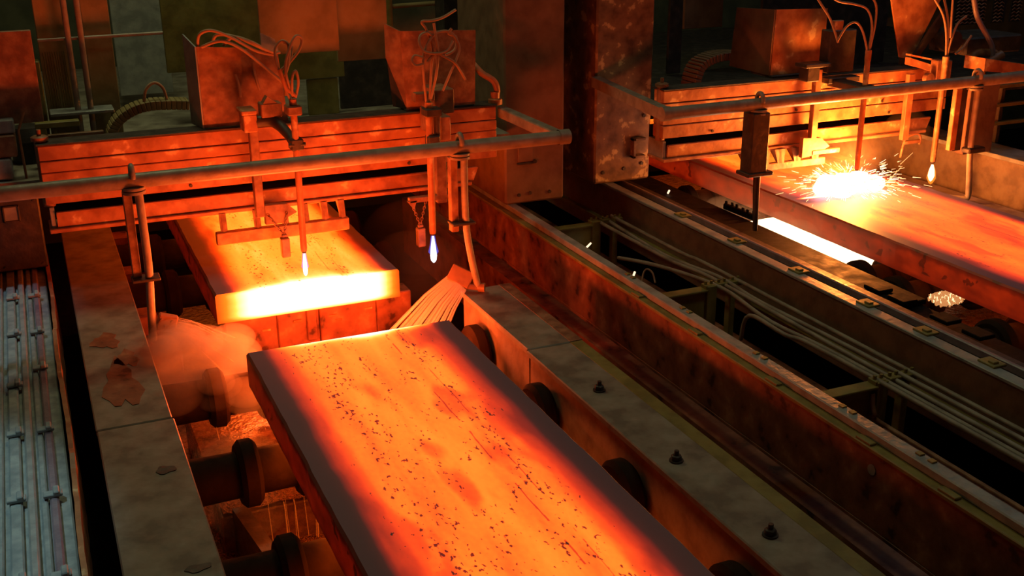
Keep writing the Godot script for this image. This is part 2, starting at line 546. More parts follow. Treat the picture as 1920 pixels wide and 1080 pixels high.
func bell_lamp(at: Vector3, lin: Color, power: float, label: String) -> void:
	var t := thing("bell_lamp", label, "lamp", at, "bell lamps over the cable duct")
	var hm := StandardMaterial3D.new()
	hm.albedo_color = C(90, 92, 90)
	var st := ns()
	lathe(st, at + V(0, 0.0, 0), Vector3.UP, [[0.0, 0.36], [0.15, 0.32], [0.32, 0.16], [0.5, 0.1], [0.5, 0.0]], 28)
	obj("reflector", st, hm, t)
	st = ns()
	lathe(st, at + V(0, 0.06, 0), Vector3.UP, [[0.0, 0.0], [0.01, 0.15], [0.1, 0.2], [0.18, 0.12], [0.2, 0.0]], 20)
	obj("bulb", st, glow_mat(lin, 1.5), t)
	st = ns(); cyl(st, at + V(0, 0.5, 0), V(at.x, 9.6, at.z), 0.02, 8)
	obj("hanger_rod", st, hm, t)
	var l := SpotLight3D.new()
	l.name = "bell_lamp_light"
	l.position = at + V(0, 0.03, 0)
	l.rotation_degrees = Vector3(-90, 0, 0)
	l.light_color = lin.linear_to_srgb()
	l.light_energy = power
	l.light_size = 0.2
	l.spot_angle = 18.0
	l.spot_angle_attenuation = 0.15
	l.spot_range = 40.0
	l.spot_attenuation = 2.0
	l.shadow_enabled = true
	add_child(l, true)

func hall() -> void:
	var st := ns(); bb(st, V(-9, -0.3, -9), V(19, 0, 13), 0.0)
	struct("floor", st, M.black)
	st = ns(); bb(st, V(-9.3, -0.3, -9.3), V(19.3, 9.9, -9), 0.0)
	struct("wall_back", st, M.wall)
	st = ns(); bb(st, V(-9.3, -0.3, 13), V(19.3, 9.9, 13.3), 0.0)
	struct("wall_front", st, M.wall)
	st = ns(); bb(st, V(-9.3, -0.3, -9), V(-9, 9.9, 13), 0.0)
	struct("wall_left", st, M.wall)
	st = ns(); bb(st, V(19, -0.3, -9), V(19.3, 9.9, 13), 0.0)
	struct("wall_right", st, M.wall)
	st = ns(); bb(st, V(-9.3, 9.6, -9.3), V(19.3, 9.9, 13.3), 0.0)
	struct("ceiling", st, M.wall)

func slabs() -> void:
	var grey := C(104, 95, 116)
	var sides := emis(side_tex(31, 6.6, 0.38), 0.8, C(84, 60, 54))
	var dull := StandardMaterial3D.new()
	dull.albedo_color = C(80, 60, 56)
	dull.roughness = 0.8
	var cut := emis(cut_tex(4), 5.5, C(60, 50, 46))
	# front slab, cut off and running out
	var t1 := slab_top_tex(6.6, 41, 0.985, 0.24, 0.27, 420, 1500, 1.0, func(u: float, z: float) -> float:
		return 0.9 * exp(-z / 0.04) * smoothstep(0.06, 0.3, u) * smoothstep(1.0, 0.8, u) + 1.2 * exp(-z / 0.06) * exp(-pow((u - 0.58) / 0.11, 2.0)) + 0.07 * exp(-z / 0.5))
	slab("front glowing orange slab, cut off, filling the foreground on its rollers", -0.8, 0.8, 0.0, 6.6, emis(t1, 1.5, grey), sides, cut, dull, 101)
	# rear slab with the white cut face under the torches
	var t2 := slab_top_tex(4.75, 43, 1.22, 0.26, 0.2, 420, 1200, 0.75, func(u: float, z: float) -> float:
		var d := 4.75 - z
		return 0.55 * exp(-d / 0.05) * smoothstep(0.0, 0.2, u) * smoothstep(1.0, 0.92, u) + 1.1 * exp(-d / 0.08) * exp(-pow((u - 0.5) / 0.25, 2.0)) + 0.06 * exp(-d / 1.2))
	slab("shorter glowing slab behind the gap, its cut end face white hot below the torch", -0.81, 0.81, -6.1, -1.35, emis(t2, 1.5, grey), sides, dull, cut, 102)
	# slab of the other strand, being cut
	var t3 := slab_top_tex(8.6, 47, 0.95, 0.22, 0.14, 400, 1600, 0.25, func(u: float, z: float) -> float:
		var d := z - 4.45
		var k := 0.0
		if u < 0.55: k = 1.5 * exp(-pow(d / 0.03, 2.0)) * smoothstep(0.0, 0.12, u)
		return k + 0.5 * exp(-pow(d / 0.3, 2.0)) * exp(-pow((u - 0.5) / 0.22, 2.0)) + (0.13 if d < 0.0 else 0.0))
	slab("glowing slab on the far right strand, sparks flying off its cut", 5.37, 7.1, -6.2, 2.4, emis(t3, 1.4, C(94, 84, 120)), emis(side_tex(33, 8.6, 0.56), 0.8, C(140, 92, 70)), dull, dull, 103)

func roller(label: String, x0: float, x1: float, xs: Array, z: float, group: String) -> Node3D:
	var at := V((x0 + x1) * 0.5, 1.1, z)
	var t := thing("table_roller", label, "roller", at, group)
	var st := ns()
	lathe(st, V(x0, 1.1, z), Vector3.RIGHT, [[0.0, 0.0], [0.0, 0.165], [0.12, 0.16], [x1 - x0 - 0.12, 0.145], [x1 - x0, 0.145], [x1 - x0, 0.0]], 32)
	obj("shaft", st, M.roll, t)
	for x in xs:
		st = ns()
		lathe(st, V(x - 0.07, 1.1, z), Vector3.RIGHT, [[0.0, 0.14], [0.0, 0.20], [0.03, 0.232], [0.11, 0.232], [0.14, 0.20], [0.14, 0.14]], 40)
		obj("collar", st, M.roll, t)
	return t

func roller_bed_left() -> void:
	var zs := [-4.25, -2.97, -0.41, 0.87, 2.15, 3.43]
	var who := ["table roller farthest back beside the rear slab, under the torch bridge", "table roller with a dark collar beside the rear slab, next to the left drop pipe", "table roller in the steam, at the head of the front slab", "second table roller from the steam, black against the lit water", "third table roller from the steam, over the orange trough in the foreground", "nearest table roller below the front slab at the picture edge"]
	for i in zs.size():
		roller(who[i], -1.4, 1.24, [-1.0, -0.62, 0.0, 0.62, 1.165], zs[i], "rollers of the near strand")
	# side curbs
	var t := thing("roller_bed_curb", "dark concrete curb along the left side of the roller bed", "curb", V(-1.65, 0, -1))
	var st := ns(); bb(st, V(-1.86, 0, -5.2), V(-1.44, 1.40, 4.6), 0.01)
	obj("body", st, M.concrete, t)
	t = thing("roller_bed_curb", "lit concrete curb with roller openings on the right side of the slab", "curb", V(1.48, 0, 1.5))
	st = ns(); bb(st, V(1.27, 0, -0.95), V(1.68, 1.40, 0.475), 0.01)
	obj("block", st, M.concrete, t)
	st = ns(); bb(st, V(1.265, 0, 0.495), V(1.68, 1.40, 5.0), 0.01)
	obj("block", st, M.concrete, t)
	# cover plates
	var pl := [[-1.905, -1.415, -5.2, 0.535, "long brown cover plate on the left curb, reaching back under the torch bridge"], [-1.9, -1.405, 0.55, 4.6, "grey cover plate on the left curb in the foreground, with two oil stains"], [1.25, 1.725, -0.97, 0.475, "short pinkish cover plate under the right spray nozzle"], [1.235, 1.715, 0.49, 5.0, "long olive cover plate with lifting bolts on the right curb"]]
	for p in pl:
		var pt := thing("cover_plate", p[4], "cover plate", V((p[0] + p[1]) * 0.5, 1.4, (p[2] + p[3]) * 0.5), "cover plates on the curbs")
		st = ns(); bb(st, V(p[0], 1.402, p[2]), V(p[1], 1.452, p[3]), 0.008)
		obj("plate", st, M.plate, pt)
		if p[0] > 0.0:
			st = ns(); bb(st, V(p[1] - 0.105, 1.448, p[2]), V(p[1] + 0.002, 1.4545, p[3]), 0.002)
			obj("painted_edge", st, M.olive if p[3] > 2.0 else M.rust, pt)
		if p[0] > 0.0 and p[3] > 2.0:
			for bz in [[1.41, 1.36], [1.37, 2.46], [1.40, 3.39]]:
				st = ns()
				lathe(st, V(bz[0], 1.45, bz[1]), Vector3.UP, [[0.0, 0.045], [0.012, 0.045], [0.012, 0.0]], 16)
				lathe(st, V(bz[0], 1.462, bz[1]), Vector3.UP, [[0.0, 0.034], [0.028, 0.034], [0.034, 0.026], [0.034, 0.0]], 6)
				cyl(st, V(bz[0], 1.49, bz[1]), V(bz[0], 1.525, bz[1]), 0.015, 10)
				obj("lifting_bolt", st, M.dark, pt)
		if p[0] < 0.0 and p[2] > 0.0:
			for q in [[-1.55, 1.27, 0.06, 0.05], [-1.53, 2.42, 0.07, 0.035]]:
				st = ns()
				var ring := []
				for k in 22:
					var a := TAU * k / 22.0
					var rr := 1.0 + 0.12 * sin(a * 3.0 + q[1]) + 0.10 * sin(a * 5.0 + q[0] * 9.0)
					ring.append(V(q[0] + cos(a) * q[2] * rr, 1.453, q[1] + sin(a) * q[3] * rr))
				prism(st, ring, V(0, 0.004, 0))
				obj("oil_stain", st, M.dark, pt)
		if p[0] < 0.0 and p[2] < 0.0:
			# rusty scale fallen on the plate
			for q in [[-1.68, -0.15, 0.12, 0.42], [-1.72, -1.05, 0.1, 0.16], [-1.6, -0.62, 0.08, 0.16]]:
				st = ns()
				var ring2 := []
				for k in 20:
					var a := TAU * k / 20.0
					var rr := 1.0 + 0.22 * sin(a * 3.0 + q[1]) + 0.14 * sin(a * 7.0)
					ring2.append(V(q[0] + cos(a) * q[2] * rr, 1.453, q[1] + sin(a) * q[3] * rr))
				prism(st, ring2, V(0, 0.004, 0))
				obj("rust_stain", st, M.girder, pt)
	# the flume below: stepped channel with running water
	var fl := thing("scale_flume", "stepped scale flume with lit running water between rollers and curb", "flume", V(0, 0.3, 0))
	st = ns(); bb(st, V(-1.44, 0.0, -5.2), V(1.26, 0.42, 4.6), 0.0)
	obj("channel_floor", st, M.wet, fl)
	st = ns()
	bb(st, V(-1.2, 0.42, 0.35), V(1.26, 0.74, 0.78), 0.01)
	obj("weir_step", st, M.wet, fl)
	st = ns()
	bb(st, V(-1.2, 0.42, -1.0), V(1.26, 0.80, 0.0), 0.01)
	obj("weir_step", st, M.wet, fl)
	st = ns()
	prism(st, [V(-1.12, 0.42, 0.78), V(-1.02, 0.42, 0.78), V(-1.02, 0.8, 0.78), V(-1.12, 0.8, 0.78)], V(0.12, 0, 0.9))
	obj("side_plate", st, M.dark, fl)
	st = ns()
	grid_water(st, -1.44, 1.26, 0.0, 4.5, 0.45)
	obj("water_surface", st, M.pool, fl)
	st = ns()
	grid_water(st, -1.18, 1.26, 0.36, 0.76, 0.755)
	obj("water_surface", st, M.pool, fl)
	st = ns()
	for k in 9:
		var x := -0.95 + 0.7 * rng.randf()
		tube(st, [V(x, 0.76, 0.765), V(x, 0.72, 0.80), V(x + rng.randf_range(-0.02, 0.02), 0.46, 0.84)], rng.randf_range(0.002, 0.006), 6, false)
	for k in 9:
		var x := -1.05 + 0.09 * k
		tube(st, [V(x, 1.0, -0.28), V(x + 0.02, 0.82, -0.24 + 0.03 * sin(k))], rng.randf_range(0.002, 0.004), 6, false)
	for k in 4:
		var x := -0.9 + 0.11 * k + 0.05 * rng.randf()
		tube(st, [V(x, 0.93, 0.8), V(x + 0.01, 0.5, 0.85)], rng.randf_range(0.002, 0.004), 6, false)
	var wt := obj("falling_water", st, M.water, fl)
	wt.set_meta("kind", "stuff")
	# heavy beam right under the rear slab's end
	var bt := thing("support_beam", "orange lit plate beam with small highlights right below the white cut face", "beam", V(0.1, 0.9, -1.6))
	var px := [-0.735, -0.28, 0.1, 0.63, 0.97]
	for k in 4:
		st = ns(); bb(st, V(px[k] + 0.003, 0.86, -1.72 - 0.01 * (k % 2)), V(px[k + 1] - 0.003, 1.325, -1.49 - 0.012 * (k % 2)), 0.01)
		obj("face_plate", st, M.girder, bt)
	for q in [[-0.6, 1.1], [-0.38, 1.16], [-0.1, 1.2], [0.22, 1.2], [0.27, 1.15], [0.55, 1.22], [-0.66, 0.98]]:
		st = ns(); bx(st, V(q[0], q[1], -1.488), V(0.075, 0.022, 0.02), 0.004)
		obj("lug", st, M.shield, bt)
	st = ns(); bb(st, V(-0.02, 1.0, -1.5), V(0.07, 1.33, -1.465), 0.008)
	obj("stiffener", st, M.girder, bt)
	# inner bearing blocks along the left curb beside the rear slab
	var bl := thing("bearing_block", "stepped bearing blocks along the curb below the lower heat shield", "bearing", V(-1.3, 0.7, -3.6))
	for z in [-4.9, -3.6, -2.3]:
		st = ns()
		bb(st, V(-1.42, 0.42, z - 0.2), V(-1.05, 1.0, z + 0.2), 0.015)
		bb(st, V(-1.42, 1.0, z - 0.12), V(-1.22, 1.2, z + 0.12), 0.015)
		obj("block", st, M.girder, bl)

func grid_water(st: SurfaceTool, x0: float, x1: float, z0: float, z1: float, y: float) -> void:
	var n := FastNoiseLite.new(); n.seed = 9; n.frequency = 4.5; n.fractal_octaves = 3
	var nx := int((x1 - x0) / 0.035)
	var nz := int((z1 - z0) / 0.035)
	st.set_smooth_group(1)
	for i in nx:
		for j in nz:
			var p := []
			for c in [[0, 0], [0, 1], [1, 1], [1, 0]]:
				var x: float = x0 + (x1 - x0) * (i + c[0]) / nx
				var z: float = z0 + (z1 - z0) * (j + c[1]) / nz
				p.append(V(x, y + 0.028 * n.get_noise_2d(x, z), z))
			quad(st, p[0], p[1], p[2], p[3])

func roller_bed_right() -> void:
	var zs := [-3.6, -0.42, 0.1, 1.3]
	var who := ["far roller of the right strand, behind the portal columns", "roller of the right strand at the end of the white slag glare", "roller of the right strand below the slab, before the small sparkling gap", "roller of the right strand with a red lit collar at the right picture edge"]
	for i in zs.size():
		roller(who[i], 4.84, 7.4, [5.25, 5.62, 6.2, 6.82, 7.25], zs[i], "rollers of the far strand")
	var t := thing("roller_bed_curb", "dark curb between the right girder and the right slab", "curb", V(4.6, 0, -1))
	var st := ns(); bb(st, V(4.36, 0, -6.0), V(4.80, 1.40, 3.0), 0.01)
	obj("body", st, M.black, t)
	st = ns(); bb(st, V(4.34, 1.402, -6.0), V(4.83, 1.45, 0.9), 0.008)
	obj("top_plate", st, M.black, t)
	for z in [0.55, 0.85, 1.35, 1.7]:
		st = ns(); bx(st, V(4.6, 1.47, z), V(0.16, 0.035, 0.2), 0.006)
		obj("clamp_plate", st, M.black, t)
	var s := thing("scrap_angle", "jagged dark scrap lying on the curb before the white glare", "scrap", V(4.84, 1.45, -1.9))
	st = ns()
	bx(st, V(4.87, 1.475, -1.95), V(0.05, 0.07, 0.55), 0.01, Basis(Vector3.UP, 0.05))
	for k in 6: bx(st, V(4.86 + 0.012 * (k % 2), 1.52, -2.2 + 0.1 * k), V(0.02, 0.035 + 0.015 * (k % 3), 0.035), 0.004, Basis(Vector3.BACK, 0.3 * (k % 2)))
	obj("scrap_piece", st, M.black, s)
	# far wall of the bed: a low parapet with a dark gutter
	t = thing("bed_parapet", "orange lit low concrete parapet beyond the right slab", "parapet", V(8.1, 0, -2))
	st = ns(); bb(st, V(8.1, 0.0, -6.0), V(8.45, 1.83, 3.5), 0.01)
	obj("wall_body", st, M.concrete, t)
	st = ns(); bb(st, V(8.06, 1.83, -6.0), V(8.5, 1.88, 3.5), 0.006)
	obj("coping", st, M.grey, t)
	t = thing("roller_bed_curb", "low dark curb beyond the right slab, carrying a nozzle pipe", "curb", V(7.6, 0, -1))
	st = ns(); bb(st, V(7.34, 0, -6.0), V(7.72, 1.44, 3.5), 0.01)
	obj("body", st, M.concrete, t)
	# molten slag under the cut
	st = ns()
	var n := FastNoiseLite.new(); n.seed = 5; n.frequency = 4.0
	var rows := 40
	st.set_smooth_group(1)
	for i in rows:
		for j in 10:
			var p := []
			for c in [[0, 0], [0, 1], [1, 1], [1, 0]]:
				var z: float = -3.4 + 2.4 * (i + c[0]) / rows
				var x: float = 4.9 + 2.3 * (j + c[1]) / 10.0
				p.append(V(x, 0.835 + 0.02 * n.get_noise_2d(x, z), z))
			quad(st, p[0], p[1], p[2], p[3])
	tag(obj("fire_stream", st, glow_mat(Color(1.0, 0.72, 0.42), 3.0)), "white hot slag stream glaring below the right slab", "slag")
	st = ns(); bb(st, V(4.81, 0.0, -6.0), V(7.33, 0.8, 3.0), 0.0)
	tag(obj("flume_bed", st, M.wet), "wet flume floor under the right strand", "flume")
	area("slag_light", V(5.4, 0.87, -2.0), Vector2(0.9, 2.2), Vector3.UP, Color(1.0, 0.36, 0.1), 4.0)
	# glittering drops in the gap further forward
	rng.seed = 77
	for lot in 2:
		st = ns()
		for k in [240, 110][lot]:
			var u := rng.randf()
			var p := V(5.42 + rng.randf() * 0.12, 1.21 + 0.10 * u - 0.02 + rng.randf_range(-0.075, 0.055) * sin(PI * (0.08 + 0.84 * u)), 0.32 + 0.34 * u)
			tube(st, [p, p + V(0.003, -0.015 - 0.025 * rng.randf(), 0.005)], [[0.010, 0.008], [0.005, 0.003]][lot], 4, true)
		tag(obj("fire_drops", st, glow_mat([Color(0.62, 0.24, 0.075), Color(1.0, 0.62, 0.3)][lot], [1.0, 2.0][lot])), ["peach coloured slag spray filling the small gap under the right slab", "white glittering slag drops in the small gap under the right slab"][lot], "slag", "", "stuff")

func side_duct() -> void:
	var t := thing("cable_duct", "grey green dusty cable duct with ribs and clamps along the left edge", "cable duct", V(-2.3, 0, -0.5))
	var st := ns(); bb(st, V(-3.6, 0.0, -4.2), V(-2.1, 1.47, 4.2), 0.01)
	obj("body", st, M.tray, t)
	for e in [[-2.56, -2.46, 1.5], [-2.43, -2.36, 1.505], [-2.335, -2.285, 1.515], [-2.265, -2.225, 1.5], [-2.215, -2.165, 1.51], [-2.9, -2.62, 1.5], [-3.3, -3.0, 1.49]]:
		st = ns(); bb(st, V(e[0], 1.46, -4.2), V(e[1], e[2], 4.2), 0.012)
		obj("duct_rib", st, M.purple if abs(e[0] + 2.215) < 0.01 else (M.grey if abs(e[0] + 2.335) < 0.01 else M.tray), t)
	var first := true
	for e in [[-2.375, -2.22], [-2.375, -1.33], [-2.38, -0.3], [-2.385, 0.51], [-2.39, 1.4], [-2.205, -2.22], [-2.205, -1.31], [-2.205, -0.55], [-2.205, 0.52], [-2.195, 1.42], [-2.39, 2.28], [-2.19, 2.3], [-2.6, -1.3], [-2.6, 0.5]]:
		st = ns()
		bx(st, V(e[0], 1.522, e[1]), V(0.105, 0.022, 0.06), 0.006)
		bx(st, V(e[0] + 0.02, 1.536, e[1] - 0.005), V(0.035, 0.03, 0.085), 0.006)
		obj("duct_clamp", st, M.tray, t)
	# warped sheet along the duct's inner edge
	st = ns()
	var rows := 60
	rng.seed = 8
	var pr := []
	for i in rows + 1:
		var z := -3.9 + 8.0 * i / rows
		pr.append([z, -2.075 + 0.008 * sin(z * 2.1) + rng.randf_range(-0.003, 0.003), 1.52 + 0.02 * sin(z * 1.3 + 1.0) + (0.035 if i % 17 == 3 else 0.0)])
	st.set_smooth_group(-1)
	for i in rows:
		var a = pr[i]; var b = pr[i + 1]
		var A := V(a[1], 1.1, a[0]); var B := V(b[1], 1.1, b[0])
		var A2 := V(a[1] - 0.012, a[2], a[0]); var B2 := V(b[1] - 0.012, b[2], b[0])
		var w := V(0.03, 0, 0)
		quad(st, A2, B2, B2 + w, A2 + w)
		quad(st, A + w, A2 + w, B2 + w, B + w)
		quad(st, A, B, B2, A2)
	tag(obj("edge_strip", st, M.shield), "thin orange lit warped steel strip along the cable duct", "steel strip")
	# cabinet standing on the duct
	t = thing("control_cabinet", "small brown control cabinet with a square window left of the heat shield", "cabinet", V(-2.4, 1.5, -3.2))
	st = ns(); bb(st, V(-3.0, 1.52, -3.5), V(-2.06, 2.21, -3.0), 0.012)
	obj("body", st, M.dark, t)
	st = ns()
	for f in [[-2.37, -2.23, 2.12, 2.135], [-2.37, -2.23, 1.98, 1.995]]: bb(st, V(f[0], f[2], -3.005), V(f[1], f[3], -2.98), 0.003)
	for f in [[-2.37, -2.355], [-2.245, -2.23]]: bb(st, V(f[0], 1.98, -3.005), V(f[1], 2.135, -2.98), 0.003)
	obj("window_frame", st, M.dark, t)
	st = ns(); bb(st, V(-2.358, 1.992, -3.004), V(-2.242, 2.123, -2.994), 0.002)
	obj("window_pane", st, M.grey, t)
	st = ns()
	for q in [[-2.10, 1.56], [-2.42, 1.56], [-2.10, 2.16]]: lathe(st, V(q[0], q[1], -3.0), Vector3.BACK, [[0.0, 0.014], [0.012, 0.012], [0.012, 0.0]], 8)
	obj("screw", st, M.dark, t)

func middle_girders() -> void:
	# near girder: lit web facing the left strand, ledge and crane-type rail
	var t := thing("runway_girder", "long red lit girder with a grey rail, running diagonally through the middle", "girder", V(2.6, 1.0, 0))
	var st := ns(); bb(st, V(2.44, 1.03, -6.5), V(2.5, 1.535, 5.2), 0.006)
	obj("web", st, M.girder, t)
	st = ns(); bb(st, V(2.425, 1.535, -6.5), V(2.61, 1.565, 5.2), 0.006)
	obj("flange", st, M.olive, t)
	st = ns(); bb(st, V(2.495, 1.565, -6.5), V(2.595, 1.625, 5.2), 0.008)
	obj("rail", st, M.grey, t)
	st = ns(); bb(st, V(2.44, 1.0, -6.5), V(2.66, 1.03, 5.2), 0.004)
	obj("bottom_flange", st, M.girder, t)
	for z in [0.05, 0.95, 1.95, 2.9, 3.6]:
		st = ns(); bx(st, V(2.46, 1.572, z), V(0.05, 0.02, 0.14), 0.005)
		obj("rail_clip", st, M.olive, t)
		for dz in [-0.05, 0.05]:
			st = ns(); bx(st, V(2.56, 1.63, z - 0.3 + dz), V(0.04, 0.012, 0.045), 0.004)
			obj("rail_patch", st, M.olive, t)
	for q in [[3.0, 1.42]]:
		st = ns(); lathe(st, V(2.442, q[1], q[0]), Vector3.LEFT, [[0.0, 0.035], [0.006, 0.035], [0.006, 0.0]], 20)
		obj("paint_spot", st, M.grey, t)
	# pit between the girders
	st = ns(); bb(st, V(2.5, 0.0, -6.5), V(3.86, 0.78, 5.2), 0.0)
	tag(obj("pit_floor", st, M.girder), "dark red floor of the pipe pit between the two girders", "pit floor")
	var cz := [-2.62, -0.36, 1.9, 4.1]
	var cl := ["far olive cross beam in the pit, at the foot of the columns", "middle olive cross beam in the pit", "near olive cross beam in the pit, under the pipe clamps", "cross beam in the pit at the lower right picture edge"]
	for k in 4:
		t = thing("cross_beam", cl[k], "beam", V(3.0, 1.1, cz[k]), "cross beams of the pit")
		st = ns(); bb(st, V(2.6, 1.06, cz[k] - 0.03), V(3.4, 1.33, cz[k] + 0.02), 0.005)
		obj("web", st, M.olive, t)
		st = ns(); bb(st, V(2.6, 1.33, cz[k] - 0.06), V(3.42, 1.35, cz[k] + 0.06), 0.004)
		obj("top_flange", st, M.olive, t)
		st = ns(); bb(st, V(3.4, 0.78, cz[k] - 0.06), V(3.5, 1.38, cz[k] + 0.06), 0.005)
		obj("post", st, M.olive, t)
		st = ns(); bb(st, V(3.66, 0.78, cz[k] - 0.04), V(3.72, 1.33, cz[k] + 0.04), 0.005)
		obj("post", st, M.olive, t)
		for cxs in [3.44, 3.58, 3.73]:
			st = ns()
			bb(st, V(cxs - 0.05, 1.335, cz[k] - 0.045), V(cxs + 0.05, 1.385, cz[k] + 0.045), 0.005)
			for dx in [-0.03, 0.03]: lathe(st, V(cxs + dx, 1.385, cz[k]), Vector3.UP, [[0.0, 0.014], [0.03, 0.014], [0.03, 0.0]], 6)
			obj("pipe_clamp", st, M.olive, t)
	# hydraulic pipes
	var runs := [
		[[3.43, 1.375, 5.2], [3.43, 1.375, 1.5], [3.36, 1.37, 0.9], [3.36, 1.36, 0.4], [3.36, 1.1, 0.3]],
		[[3.5, 1.36, 5.2], [3.5, 1.36, 1.6], [3.44, 1.36, 0.6], [3.53, 1.36, -0.3], [3.42, 1.3, -1.2], [3.3, 1.22, -1.8]],
		[[3.58, 1.36, 5.2], [3.58, 1.36, 1.5], [3.6, 1.36, -0.5], [3.55, 1.34, -1.2], [3.5, 1.36, -2.6]],
		[[3.67, 1.37, 5.2], [3.67, 1.37, 1.7], [3.62, 1.37, 0.2], [3.66, 1.37, -0.5], [3.6, 1.33, -1.4], [3.62, 1.36, -2.7]],
		[[3.75, 1.38, 5.2], [3.75, 1.38, -0.4], [3.74, 1.36, -1.3], [3.7, 1.38, -2.7]],
		[[3.12, 1.0, 5.2], [3.12, 1.0, 0.4], [3.06, 1.0, -0.2]],
		[[3.2, 1.02, 5.2], [3.2, 1.02, -0.1]],
		[[3.3, 1.05, 5.2], [3.3, 1.05, 0.0], [3.26, 1.0, -1.0]],
		[[3.02, 0.96, 5.2], [3.02, 0.96, 1.9], [2.98, 0.98, 0.5], [2.98, 1.05, -0.1]],
		[[3.38, 1.1, 5.2], [3.38, 1.1, 2.2], [3.36, 1.15, 2.0], [3.36, 1.3, 1.95]]]
	var pn := ["uppermost left hydraulic pipe in the pit, ending in a downward bend", "second hydraulic pipe from the left on the clamps, curling away near the columns", "middle hydraulic pipe running over all the clamps in the pit", "fourth hydraulic pipe on the clamps, slightly bowed between them", "hydraulic pipe closest to the right girder on the clamps", "lower hydraulic pipe in the pit under the cross beams, thin and rusty", "lower hydraulic pipe beside the thin rusty one", "lower hydraulic pipe against the clamp posts", "lowest hydraulic pipe next to the rail girder", "short hydraulic pipe rising at the near clamps"]
	for k in runs.size():
		var pts := []
		for p in runs[k]: pts.append(V(p[0], p[1], p[2]))
		st = ns(); tube(st, curve(pts, 5), 0.019, 8)
		tag(obj("hydraulic_pipe", st, M.plate if k < 5 else M.rust), pn[k], "pipe", "hydraulic pipes in the pit")
	# far girder
	t = thing("runway_girder", "long dim olive girder on the right of the pit, with a pale strip on top", "girder", V(3.95, 1.0, 0))
	st = ns(); bb(st, V(3.9, 1.0, -6.5), V(3.96, 1.58, 5.2), 0.006)
	obj("web", st, M.columnplain, t)
	st = ns(); bb(st, V(3.83, 1.16, -6.5), V(3.9, 1.2, 5.2), 0.005)
	obj("lower_flange", st, M.olive, t)
	st = ns(); bb(st, V(3.885, 1.575, -6.5), V(4.0, 1.605, 5.2), 0.006)
	obj("top_strip", st, M.grey, t)
	st = ns(); bb(st, V(4.0, 1.5, -6.5), V(4.36, 1.53, 5.2), 0.005)
	obj("top_plate", st, M.dark, t)
	st = ns(); bb(st, V(4.13, 1.53, -6.5), V(4.17, 1.6, 5.2), 0.01)
	obj("rail", st, M.purple, t)
	for z in [-1.72, -0.75, 0.2, 1.1, 1.75, 2.4, 3.0]:
		st = ns(); bx(st, V(4.0, 1.612, z), V(0.12, 0.02, 0.16), 0.006); bx(st, V(3.99, 1.628, z + 0.02), V(0.05, 0.02, 0.06), 0.005)
		obj("rail_clip", st, M.olive, t)

func columns() -> void:
	var t := thing("portal_column", "left steel column of the portal, plain brown with a lit edge", "column", V(2.8, 1.6, -3.2))
	var st := ns(); bb(st, V(2.465, 1.625, -4.1), V(3.15, 9.6, -2.78), 0.02)
	obj("shaft", st, M.columnplain, t)
	st = ns(); bb(st, V(2.60, 2.05, -2.785), V(2.82, 2.07, -2.76), 0.003)
	lathe(st, V(2.8, 2.075, -2.77), Vector3.BACK, [[0.0, 0.02], [0.02, 0.02], [0.02, 0.0]], 10)
	obj("bracket", st, M.dark, t)
	st = ns(); bb(st, V(2.61, 2.08, -2.785), V(2.78, 2.28, -2.765), 0.003)
	obj("cover_sheet", st, M.columnplain, t)
	for q in [[2.62, 1.72], [2.75, 1.73], [2.98, 1.72]]:
		st = ns(); lathe(st, V(q[0], q[1], -2.78), Vector3.BACK, [[0.0, 0.02], [0.015, 0.018], [0.015, 0.0]], 8)
		obj("bolt", st, M.dark, t)
	t = thing("portal_column", "right steel column of the portal with flaking patches of pale paint", "column", V(4.1, 1.6, -3.6))
	st = ns(); bb(st, V(3.74, 1.61, -4.3), V(4.46, 9.6, -3.2), 0.02)
	obj("shaft", st, M.column, t)
	st = ns()
	bb(st, V(4.2, 2.08, -3.21), V(4.36, 2.11, -3.12), 0.004)
	bb(st, V(4.2, 1.88, -3.21), V(4.36, 1.91, -3.12), 0.004)
	bb(st, V(4.2, 1.88, -3.21), V(4.23, 2.11, -3.12), 0.004)
	obj("channel_bracket", st, M.column, t)
	for q in [[4.12, 1.76], [4.35, 1.80], [3.85, 1.74], [4.36, 2.35]]:
		st = ns(); lathe(st, V(q[0], q[1], -3.2), Vector3.BACK, [[0.0, 0.022], [0.015, 0.02], [0.015, 0.0]], 8)
		obj("bolt", st, M.dark, t)
	st = ns(); bb(st, V(3.1, 1.6, -4.4), V(3.8, 9.6, -4.34), 0.0)
	tag(obj("recess_sheet", st, M.dark), "dark sheet closing the gap between the two portal columns", "sheet")

	# bent cable in the pit that catches the light
	st = ns(); tube(st, curve([V(3.36, 0.79, -1.4), V(3.37, 1.1, -1.42), V(3.42, 1.19, -1.44), V(3.47, 1.16, -1.4), V(3.46, 1.08, -1.32)], 5), 0.01, 8)
	tag(obj("bent_cable", st, M.hose), "small bent cable standing in the pit, near the second white glint", "cable")

